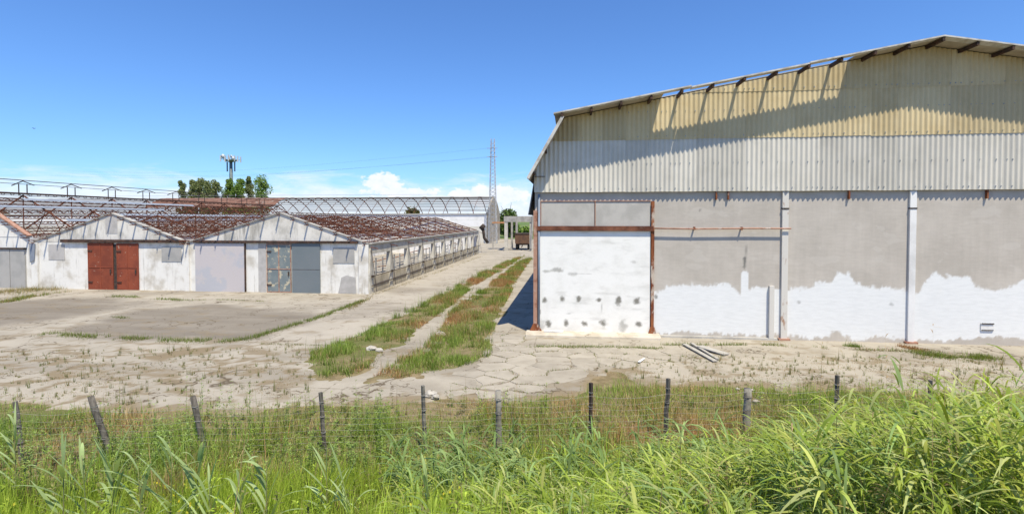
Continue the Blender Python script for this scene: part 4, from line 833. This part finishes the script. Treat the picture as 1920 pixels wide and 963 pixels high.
# ================================================================ loose bits on the yard
def rock(c, r, name, mat, seed):
    mb = MB(); n, m = 8, 5; rg = random.Random(seed); vs = []
    for i in range(m + 1):
        ph = math.pi * i / m
        for k in range(n):
            a = 6.283 * k / n; q = r * rg.uniform(0.75, 1.15); vs.append((c[0] + q * math.sin(ph) * math.cos(a) * 1.2, c[1] + q * math.sin(ph) * math.sin(a), c[2] + q * 0.7 * math.cos(ph)))
    mb.add(vs, [(i * n + k, i * n + (k + 1) % n, (i + 1) * n + (k + 1) % n, (i + 1) * n + k) for i in range(m) for k in range(n)]); return mb.build(name, mat)
for k, (u, v, r, l) in enumerate(((1383, 730, 0.05, 'small pale stone farthest left of the thick round fence post'), (1412, 733, 0.06, 'pale stone level with the top of the thick round fence post'), (1429, 738, 0.055, 'pale stone farthest right of the thick round fence post'), (1423, 746, 0.05, 'pale stone midway down on the right of the thick round post'), (1417, 755, 0.08, 'largest pale stone, nearest the camera beside the thick round post'))):
    p = G(u, v); tag(rock((p.x, p.y, float(gz(p.x, p.y)) + r * 0.45), r, 'stone', 'stone', k), l, 'stone', 'pale stones by the fence')
for k, (u, v, r, l) in enumerate(((697, 659, 0.16, 'flat pale concrete lump, left of two, at the track start'), (711, 661, 0.12, 'pale concrete lump, right of two, at the track start'), (826, 632, 0.2, 'broken concrete lump beside the narrow track'), (808, 745, 0.14, 'white rubble lump behind the perforated grey fence post'), (816, 749, 0.1, 'smaller white rubble lump behind the perforated grey fence post'))):
    p = G(u, v); tag(rock((p.x, p.y, 0.06 + r * 0.25), r, 'rubble_lump', 'stone', 40 + k), l, 'rubble')
for k, (a, b, w, l) in enumerate((((1283, 649), (1341, 681), 0.16, 'long pale plank lying on the apron by the grey wall'), ((1296, 648), (1346, 677), 0.10, 'narrow pale plank beside the long plank on the apron'), ((1312, 655), (1362, 668), 0.3, 'broken white board beside the planks on the apron'))):
    p, q = G(*a), G(*b); p.z = 0.09 + 0.02 * k; q.z = 0.075; tag(MB().bar(p, q, w, 0.035).build('plank', 'plank'), l, 'plank')
p, q = G(1198, 683), G(1208, 676); p.z = q.z = 0.085; tag(MB().bar(p, q, 0.07, 0.02).build('white_scrap', 'white_scrap'), 'small white scrap lying on the cracked slabs', 'scrap')
p, q = PY(1020, 622, YF - 0.3), PY(1056, 622, YF - 0.3); p.z = q.z = 0.205; tag(MB().bar(p, q, 0.12, 0.06).build('white_batten', 'white_scrap'), 'white batten lying on the door sill of the warehouse', 'batten')
p = PY(64, 241, 60); root = thing('bird', 'tiny dark bird flying high in the left of the sky', 'bird', p)
mb = MB(); mb.tube([p + Vector((-0.14, 0, 0)), p, p + Vector((0.12, 0, 0.02))], [0.01, 0.045, 0.015], 7); mb.build('body', 'dark_iron', root, True)
for s in (-1, 1): mb = MB(); mb.add([p + Vector((-0.05, 0, 0)), p + Vector((0.05, 0, 0)), p + Vector((0.02, s * 0.16, 0.07)), p + Vector((-0.06, s * 0.28, 0.04))], [(0, 1, 2, 3)]); mb.build('wing', 'dark_iron', root)

# ================================================================ grass, weeds, reeds
GREEN = ((0.15, 0.225, 0.035), (0.20, 0.28, 0.055), (0.24, 0.31, 0.08), (0.12, 0.18, 0.03)); STRAW = ((0.36, 0.27, 0.14), (0.44, 0.35, 0.19), (0.29, 0.20, 0.10)); OLIVE = ((0.18, 0.19, 0.06), (0.23, 0.22, 0.09), (0.14, 0.165, 0.045)); RUSTY = ((0.33, 0.185, 0.09), (0.28, 0.15, 0.07))
BRIGHT = ((0.31, 0.41, 0.045), (0.38, 0.48, 0.07), (0.25, 0.35, 0.04)); REED = ((0.24, 0.34, 0.12), (0.29, 0.39, 0.15), (0.18, 0.27, 0.085)); LUSH = ((0.29, 0.38, 0.06), (0.38, 0.46, 0.10), (0.23, 0.32, 0.05), (0.46, 0.50, 0.20), (0.42, 0.45, 0.13))
def scatter(poly, n):
    a = np.array(poly); out = np.zeros((0, 2))
    while len(out) < n:
        p = RNG.random((n * 2, 2)) * (a.max(0) - a.min(0)) + a.min(0); out = np.concatenate([out, p[sdf(poly, p[:, 0], p[:, 1]) < 0]])
    return out[:n]
def turf(p, h, w, cols, z, lean=0.35, segs=2, hj=0.35, bias=(0, 0), droop=0.25):
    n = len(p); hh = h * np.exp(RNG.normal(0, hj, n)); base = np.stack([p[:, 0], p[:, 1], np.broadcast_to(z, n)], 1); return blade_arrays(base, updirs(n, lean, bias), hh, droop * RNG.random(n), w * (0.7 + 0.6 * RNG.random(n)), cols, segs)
def near(poly_far):                                   # more blades near the camera
    return poly_far
for poly, nm, lb, dens in ((bandA, 'strip_grass', 'weedy grass strip left of the narrow track', 42000), (bandB, 'strip_grass', 'weedy grass strip between the narrow track and the warehouse', 56000)):
    p = scatter(poly, dens); f = fbm(p[:, 0] * 0.9, p[:, 1] * 0.9, 81); g = fbm(p[:, 0] * 0.5, p[:, 1] * 0.5, 83); edge = sdf(poly, p[:, 0], p[:, 1]); keep = (f + 0.30 * RNG.random(len(p)) > 0.52) & (edge < 0.45 * RNG.random(len(p)) - 0.15 + (f - 0.5) * 2.8); p = p[keep]; f = f[keep]; g = g[keep]
    mixv = (g + RNG.normal(0, 0.10, len(p)))[:, None]; c = np.where(mixv > 0.55, pick(GREEN, len(p)), np.where(mixv > 0.47, pick(OLIVE, len(p)), np.where(mixv > 0.38, pick(STRAW, len(p)), pick(RUSTY, len(p))))) * 1.4
    h = 0.06 + 0.20 * sstep(0.40, 0.70, f); lst = [turf(p, h, 0.014, c, 0.05, 0.5)]
    q = scatter(poly, 75); lst += [turf(np.repeat(q, 45, 0) + RNG.normal(0, 0.13, (len(q) * 45, 2)), 0.30, 0.016, pick(GREEN, len(q) * 45), 0.05, 0.4)]
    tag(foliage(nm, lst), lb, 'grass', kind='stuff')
# tufts in joints and along seams of the yard
def line_tufts(px, n, w, h, cols, jit=0.12):
    P = [G(*q).xy for q in px]; L = [(P[i + 1] - P[i]).length for i in range(len(P) - 1)]; tot = sum(L); out = []
    for _ in range(n):
        s = random.uniform(0, tot); i = 0
        while s > L[i] and i < len(L) - 1: s -= L[i]; i += 1
        q = P[i].lerp(P[i + 1], min(1, s / L[i])); out.append((q.x + random.gauss(0, jit), q.y + random.gauss(0, w)))
    out = np.array(out); f = fbm(out[:, 0] * 1.3, out[:, 1] * 1.3, 91); out = out[f > 0.40]; return turf(out, h, 0.012, pick(cols, len(out)), 0.02, 0.45)
G2 = GREEN + OLIVE
lst = [line_tufts(((85, 627), (200, 634), (320, 640), (430, 641), (470, 636), (520, 620), (600, 596), (680, 565)), 7000, 0.16, 0.13, G2), line_tufts(((190, 556), (260, 558)), 700, 0.15, 0.12, G2), line_tufts(((295, 561), (345, 564)), 500, 0.15, 0.12, G2), line_tufts(((345, 564), (420, 563), (510, 567)), 500, 0.08, 0.09, G2), line_tufts(((0, 570), (60, 556), (110, 551)), 2500, 0.5, 0.18, GREEN + STRAW), line_tufts(((0, 548), (50, 545), (100, 546)), 2200, 0.9, 0.22, STRAW + OLIVE),
       line_tufts(((490, 646), (640, 650), (720, 640)), 700, 0.05, 0.06, OLIVE), line_tufts(((690, 556), (770, 530), (850, 500), (900, 482)), 1800, 0.3, 0.10, OLIVE + STRAW), line_tufts(((215, 595), (235, 598)), 200, 0.1, 0.1, G2), line_tufts(((640, 590), (700, 555)), 800, 0.15, 0.14, OLIVE + STRAW),
       line_tufts(((990, 652), (1100, 652), (1240, 655)), 1600, 0.07, 0.10, G2), line_tufts(((1245, 648), (1330, 648), (1440, 648)), 900, 0.06, 0.12, G2), line_tufts(((1440, 648), (1560, 655), (1700, 660), (1760, 662)), 1200, 0.1, 0.10, G2 + RUSTY), line_tufts(((1720, 665), (1790, 672), (1860, 672)), 2600, 0.2, 0.12, G2), line_tufts(((1590, 650), (1610, 652)), 260, 0.06, 0.14, GREEN), line_tufts(((1690, 650), (1730, 660)), 700, 0.12, 0.09, RUSTY)]
js = [(a, b) for a, b in JOINTS if random.random() < 0.42]; pts = []
for a, b in js:
    k = random.randint(6, 34)
    for _ in range(k): f = random.random(); pts.append((a[0] + (b[0] - a[0]) * f + random.gauss(0, 0.025), a[1] + (b[1] - a[1]) * f + random.gauss(0, 0.025)))
pts = np.array(pts); lst.append(turf(pts, 0.055, 0.011, pick(G2 + RUSTY, len(pts)), 0.03, 0.6))
tag(foliage('joint_grass', lst), 'grass growing in the joints and along the seams of the yard', 'grass', kind='stuff')
# stiff little weeds standing on the bare paving
zones = [[tuple(G(*p).xy) for p in q] for q in (((0, 770), (0, 660), (250, 655), (560, 650), (600, 720), (560, 765), (300, 770)), ((1110, 690), (1300, 668), (1920, 672), (1920, 735), (1500, 728), (1180, 718)))]
lst = []
for z_, n in zip(zones, (420, 420)):
    q = scatter(z_, n); k = 9; pp = np.repeat(q, k, 0) + RNG.normal(0, 0.02, (n * k, 2)); hh = np.repeat(np.exp(RNG.normal(-2.0, 0.5, n)), k) * (0.5 + 0.6 * RNG.random(n * k)); lst.append(turf(pp, hh, 0.010, pick(OLIVE + GREEN[:1] + STRAW[:1], n * k), 0.02, 0.22, hj=0.1))
    q = scatter(z_, n * 2); q = q[fbm(q[:, 0] * 1.2, q[:, 1] * 2.0, 95) > 0.52]; pp = np.repeat(q, 16, 0) + RNG.normal(0, 0.09, (len(q) * 16, 2)) * np.array([1.8, 0.8]); lst.append(turf(pp, 0.035, 0.012, pick(OLIVE + STRAW + RUSTY, len(pp)), 0.02, 0.8))
tag(foliage('paving_weeds', lst), 'small stiff weeds standing on the bare paving', 'weeds', kind='stuff')

# band of weeds round the fence, up to the paving edge
def tband(n, t0, t1, a0=-1.25, a1=1.25):
    t = t0 + (t1 - t0) * RNG.random(n); s = (a0 + (a1 - a0) * RNG.random(n)) * (t + 1.0); return np.stack([t * NX + s * NY, t * NY - s * NX], 1)
def gzp(p): return gz(p[:, 0], p[:, 1]) - 0.02
p = tband(90000, 8.3, 13.6); e = sdf(yard_poly, p[:, 0], p[:, 1]); f = fbm(p[:, 0] * 0.8, p[:, 1] * 0.8, 101); g = fbm(p[:, 0] * 0.45, p[:, 1] * 0.45, 102); sx = (p[:, 0] > -0.5)
keep = (e > -0.15 + (f - 0.5) * 1.4); p, f, g, sx, e = p[keep], f[keep], g[keep], sx[keep], e[keep]
m_ = (g + 0.02 + 0.07 * (~sx) + RNG.normal(0, 0.09, len(p)))[:, None]; c = np.where(m_ > 0.55, pick(GREEN, len(p)), np.where(m_ > 0.47, pick(OLIVE, len(p)), np.where(m_ > 0.42, pick(STRAW, len(p)), pick(RUSTY + STRAW, len(p))))) * 1.5
h = (0.11 + 0.30 * sstep(0.4, 0.7, f)) * (0.45 + 0.75 * sstep(0.0, 1.6, e)); lst = [turf(p, h, 0.013, c, gzp(p), 0.45)]
# branching weeds: upright stalks with short side leaves
def herbs(q, h, cols, lw=0.022, ll=0.10, nl=16, lean=0.12):
    n = len(q); zb = gzp(q); d = updirs(n, lean); hh = h * np.exp(RNG.normal(0, 0.25, n)); out = [blade_arrays(np.stack([q[:, 0], q[:, 1], zb], 1), d, hh, 0.0, 0.012, pick(cols, n), 2)]
    k = nl; fr = 0.15 + 0.85 * RNG.random((n, k)); B = np.stack([q[:, 0], q[:, 1], zb], 1)[:, None, :] + d[:, None, :] * (hh[:, None] * fr)[:, :, None]; B = B.reshape(-1, 3)
    a = RNG.random(n * k) * 6.283; el = 0.5 + 0.5 * RNG.random(n * k); dd = np.stack([np.cos(a) * np.cos(el), np.sin(a) * np.cos(el), np.sin(el)], 1); L = ll * (0.6 + 0.8 * RNG.random(n * k)) * (1.25 - 0.7 * fr.ravel())
    cc = np.repeat(pick(cols, n, 0.2), k, 0) * (1 + RNG.normal(0, 0.12, (n * k, 1))); out.append(blade_arrays(B, dd, L, 0.5, lw, cc, 2, True)); return out
q = tband(3000, 9.0, 12.6); q = q[(sdf(yard_poly, q[:, 0], q[:, 1]) > 0.1) & (fbm(q[:, 0] * 0.6, q[:, 1] * 0.6, 103) > 0.44)]; lst += herbs(q, 0.42, tuple((a * 1.45, b * 1.45, c * 1.35) for a, b, c in GREEN + OLIVE))
q = tband(520, 8.6, 11.6, -1.25, -0.15); q = q[fbm(q[:, 0] * 0.7, q[:, 1] * 0.7, 105) > 0.42]; lst += herbs(q, 0.75, ((0.25, 0.35, 0.09), (0.30, 0.40, 0.12)), 0.026, 0.13, 26)
q = tband(700, 8.8, 12.3); q = q[sdf(yard_poly, q[:, 0], q[:, 1]) > 0.1]; lst += herbs(q, 0.5, STRAW + RUSTY[:1], 0.012, 0.06, 10)
tag(foliage('fence_weeds', lst), 'mixed green and dry weeds along the wire fence', 'weeds', kind='stuff')
# soft bright grass on the bank in front of the fence
p = tband(150000, 3.2, 9.1); f = fbm(p[:, 0] * 0.7, p[:, 1] * 0.7, 111); g = fbm(p[:, 0] * 1.5, p[:, 1] * 1.5, 112); t = T(p[:, 0], p[:, 1]); h = (0.38 + 0.45 * sstep(0.3, 0.7, f)) * (1.0 - 0.25 * sstep(6.5, 9.0, t)); m_ = (g + RNG.normal(0, 0.1, len(p)))[:, None]
c = np.where(m_ > 0.30, pick(BRIGHT, len(p)), np.where(m_ > 0.22, pick(OLIVE, len(p)), pick(STRAW, len(p)))); lst = [turf(p, h, 0.0105, c, gzp(p), 0.38, 3, 0.25, (0.05, 0), 0.5)]
q = tband(900, 3.6, 8.8); lst += herbs(q, 0.62, BRIGHT + OLIVE, 0.03, 0.11, 20)
q = tband(22, 4.0, 8.0, -1.0, 0.2); k = 7; B = np.repeat(q, k, 0) + RNG.normal(0, 0.05, (len(q) * k, 2)); z_ = gzp(B) + 0.55 + 0.25 * RNG.random(len(B)); a = RNG.random(len(B)) * 6.283
lst.append(blade_arrays(np.stack([B[:, 0], B[:, 1], z_], 1), np.stack([np.cos(a) * 0.7, np.sin(a) * 0.7, 0.7 + 0 * a], 1), 0.03, 0, 0.03, pick(((0.6, 0.5, 0.03), (0.5, 0.48, 0.05)), len(B)), 2, True))
tag(foliage('bank_grass', lst), 'soft bright green grass with a few yellow flowers covering the near bank', 'grass', kind='stuff')
# tall leafy cane grass on the right of the bank
def canes(q, H, cols, nl=9, ll=0.55, lw=0.028, lean=0.10, bias=(-0.12, 0.0)):
    n = len(q); zb = gzp(q); d = updirs(n, lean, bias); hh = H * np.exp(RNG.normal(0, 0.16, n)); b0 = np.stack([q[:, 0], q[:, 1], zb], 1); out = [blade_arrays(b0, d, hh, 0.06, 0.014, pick(cols, n), 3)]
    fr = 0.2 + 0.78 * (np.arange(nl)[None, :] + RNG.random((n, nl))) / nl; B = b0[:, None, :] + d[:, None, :] * (hh[:, None] * fr)[:, :, None]; B[:, :, 2] -= 0.06 * hh[:, None] * fr ** 2; B = B.reshape(-1, 3)
    a = RNG.random(n * nl) * 6.283; a = np.where(RNG.random(n * nl) < 0.4, math.pi + RNG.normal(0, 0.7, n * nl), a); el = 0.75 + 0.45 * RNG.random(n * nl); dd = np.stack([np.cos(a) * np.cos(el), np.sin(a) * np.cos(el), np.sin(el)], 1)
    L = ll * (0.6 + 0.7 * RNG.random(n * nl)); cc = np.repeat(pick(cols, n, 0.15), nl, 0) * (1 + RNG.normal(0, 0.14, (n * nl, 1))); out.append(blade_arrays(B, dd, L, 0.35 + 0.55 * RNG.random(n * nl), lw * (0.7 + 0.6 * RNG.random(n * nl)), cc, 5, True)); return out
q = tband(2600, 3.4, 8.6, -0.12, 1.3); t = T(q[:, 0], q[:, 1]); s_ = (q[:, 0] * NY - q[:, 1] * NX) / (t + 0.01); dens = sstep(-0.1, 0.45, s_) * 0.75 + 0.25; keep = (RNG.random(len(q)) < dens) & (fbm(q[:, 0] * 0.9, q[:, 1] * 0.9, 121) > 0.36); q = q[keep]; s_ = s_[keep]; t = t[keep]
H = (0.56 + 0.80 * sstep(0.2, 1.05, s_)) * (1.0 - 0.10 * sstep(5.0, 3.4, t)); dead = RNG.random(len(q)) < 0.07; lst = canes(q[~dead], H[~dead], LUSH + REED[:1], 10, 0.62, 0.033); lst += canes(q[dead], H[dead] * 0.9, ((0.42, 0.33, 0.18), (0.36, 0.27, 0.14)), 6, 0.45, 0.016, 0.2)
k = RNG.random(len(q)) < 0.12; lst += herbs(q[k], 1.2 * H[k], ((0.40, 0.29, 0.18), (0.36, 0.27, 0.15)), 0.010, 0.10, 36)
pp = np.repeat(q, 7, 0) + RNG.normal(0, 0.16, (len(q) * 7, 2)); lst.append(turf(pp, 0.7 * np.repeat(H, 7), 0.009, pick(LUSH + STRAW[:1], len(pp)), gzp(pp), 0.28, 4, 0.25, (-0.12, 0), 0.55))
q = tband(110, 6.4, 8.8, -0.1, 0.6); lst += canes(q, 1.0, REED, 12, 0.6, 0.038, 0.12, (-0.28, 0.0))
tag(foliage('cane_grass', lst), 'tall leafy cane grass filling the right of the near bank', 'grass', kind='stuff')

# single reeds that stand out on the left: stalk and each blade its own part
def reed(u, v, t, label, nl=9, sc_=1.0, bias=0.0):
    nl = nl + 4
    top = PT(u, v, t); zb = float(gz(top.x, top.y)) - 0.03; root = thing('reed', label, 'reed', (top.x - bias * 0.3, top.y, zb), 'single reeds on the near bank'); Hh = top.z - zb - 0.12
    b = Vector((top.x - bias * 0.3, top.y, zb)); tip = Vector((top.x, top.y, zb + Hh * 0.86)); n_ = 5; pts = [b.lerp(tip, i / n_) + Vector((0, 0, 0)) for i in range(n_ + 1)]
    mb = MB(); mb.tube(pts, [0.009, 0.009, 0.008, 0.007, 0.005, 0.003], 6); o = mb.build('stalk', 'reed_stalk', root, True)
    for k in range(nl):
        f = 0.22 + 0.78 * (k + 0.5) / nl; p = b.lerp(tip, f); side = (k % 2) * math.pi + random.gauss(0, 0.55); el = 0.72 + 0.55 * f + random.gauss(0, 0.16); el = min(el, 1.5)
        d = np.array([[math.cos(side) * math.cos(el), math.sin(side) * math.cos(el), math.sin(el)]]); col = np.array([random.choice(((0.37, 0.47, 0.21), (0.43, 0.53, 0.26), (0.31, 0.40, 0.17)))]) * random.uniform(0.9, 1.25)
        foliage('leaf', [blade_arrays(np.array([[p.x, p.y, p.z]]), d, sc_ * random.uniform(0.55, 0.80) * (1.15 - 0.35 * f), 0.10 + 0.55 * random.random() ** 1.6, 0.050 * sc_ * random.uniform(0.7, 1.15), col, 8, True)], 'leaf', root)
M['reed_stalk'] = weathered('reed_stalk', (0.17, 0.21, 0.08), (0.22, 0.20, 0.10), 5.0)
for a in ((26, 752, 8.6, 'tall thin reed at the far left edge, in front of the first fence post', 10, 0.9, 0.0), (118, 812, 6.0, 'upright reed left of the first leaning fence post foot', 9, 1.0, 0.1), (152, 802, 6.4, 'reed with a tall tip just left of the leaning fence post', 9, 1.0, -0.3), (212, 815, 6.2, 'broad leaved reed right below the first leaning post', 9, 1.05, 0.2), (258, 828, 6.2, 'short pale reed between the two left leaning posts', 8, 0.9, -0.2), (322, 800, 6.3, 'reed with wide blades left of the second leaning post', 10, 1.05, 0.2), (372, 815, 6.5, 'reed in front of the foot of the second leaning post', 9, 1.0, 0.3), (392, 858, 6.0, 'low spreading reed right of the second leaning post', 7, 0.85, 0.0), (448, 862, 5.9, 'small open reed midway between second and third posts', 6, 0.85, -0.1), (500, 818, 6.1, 'strong reed with dark folded blades left of the third post', 10, 1.05, 0.1), (612, 838, 6.6, 'slender reed in front of the third fence post', 8, 0.95, 0.0), (642, 860, 6.4, 'arching reed right of the third fence post', 8, 1.0, -0.6), (800, 868, 6.0, 'leaning reed below the perforated grey fence post', 8, 0.95, -0.4)): reed(*a)
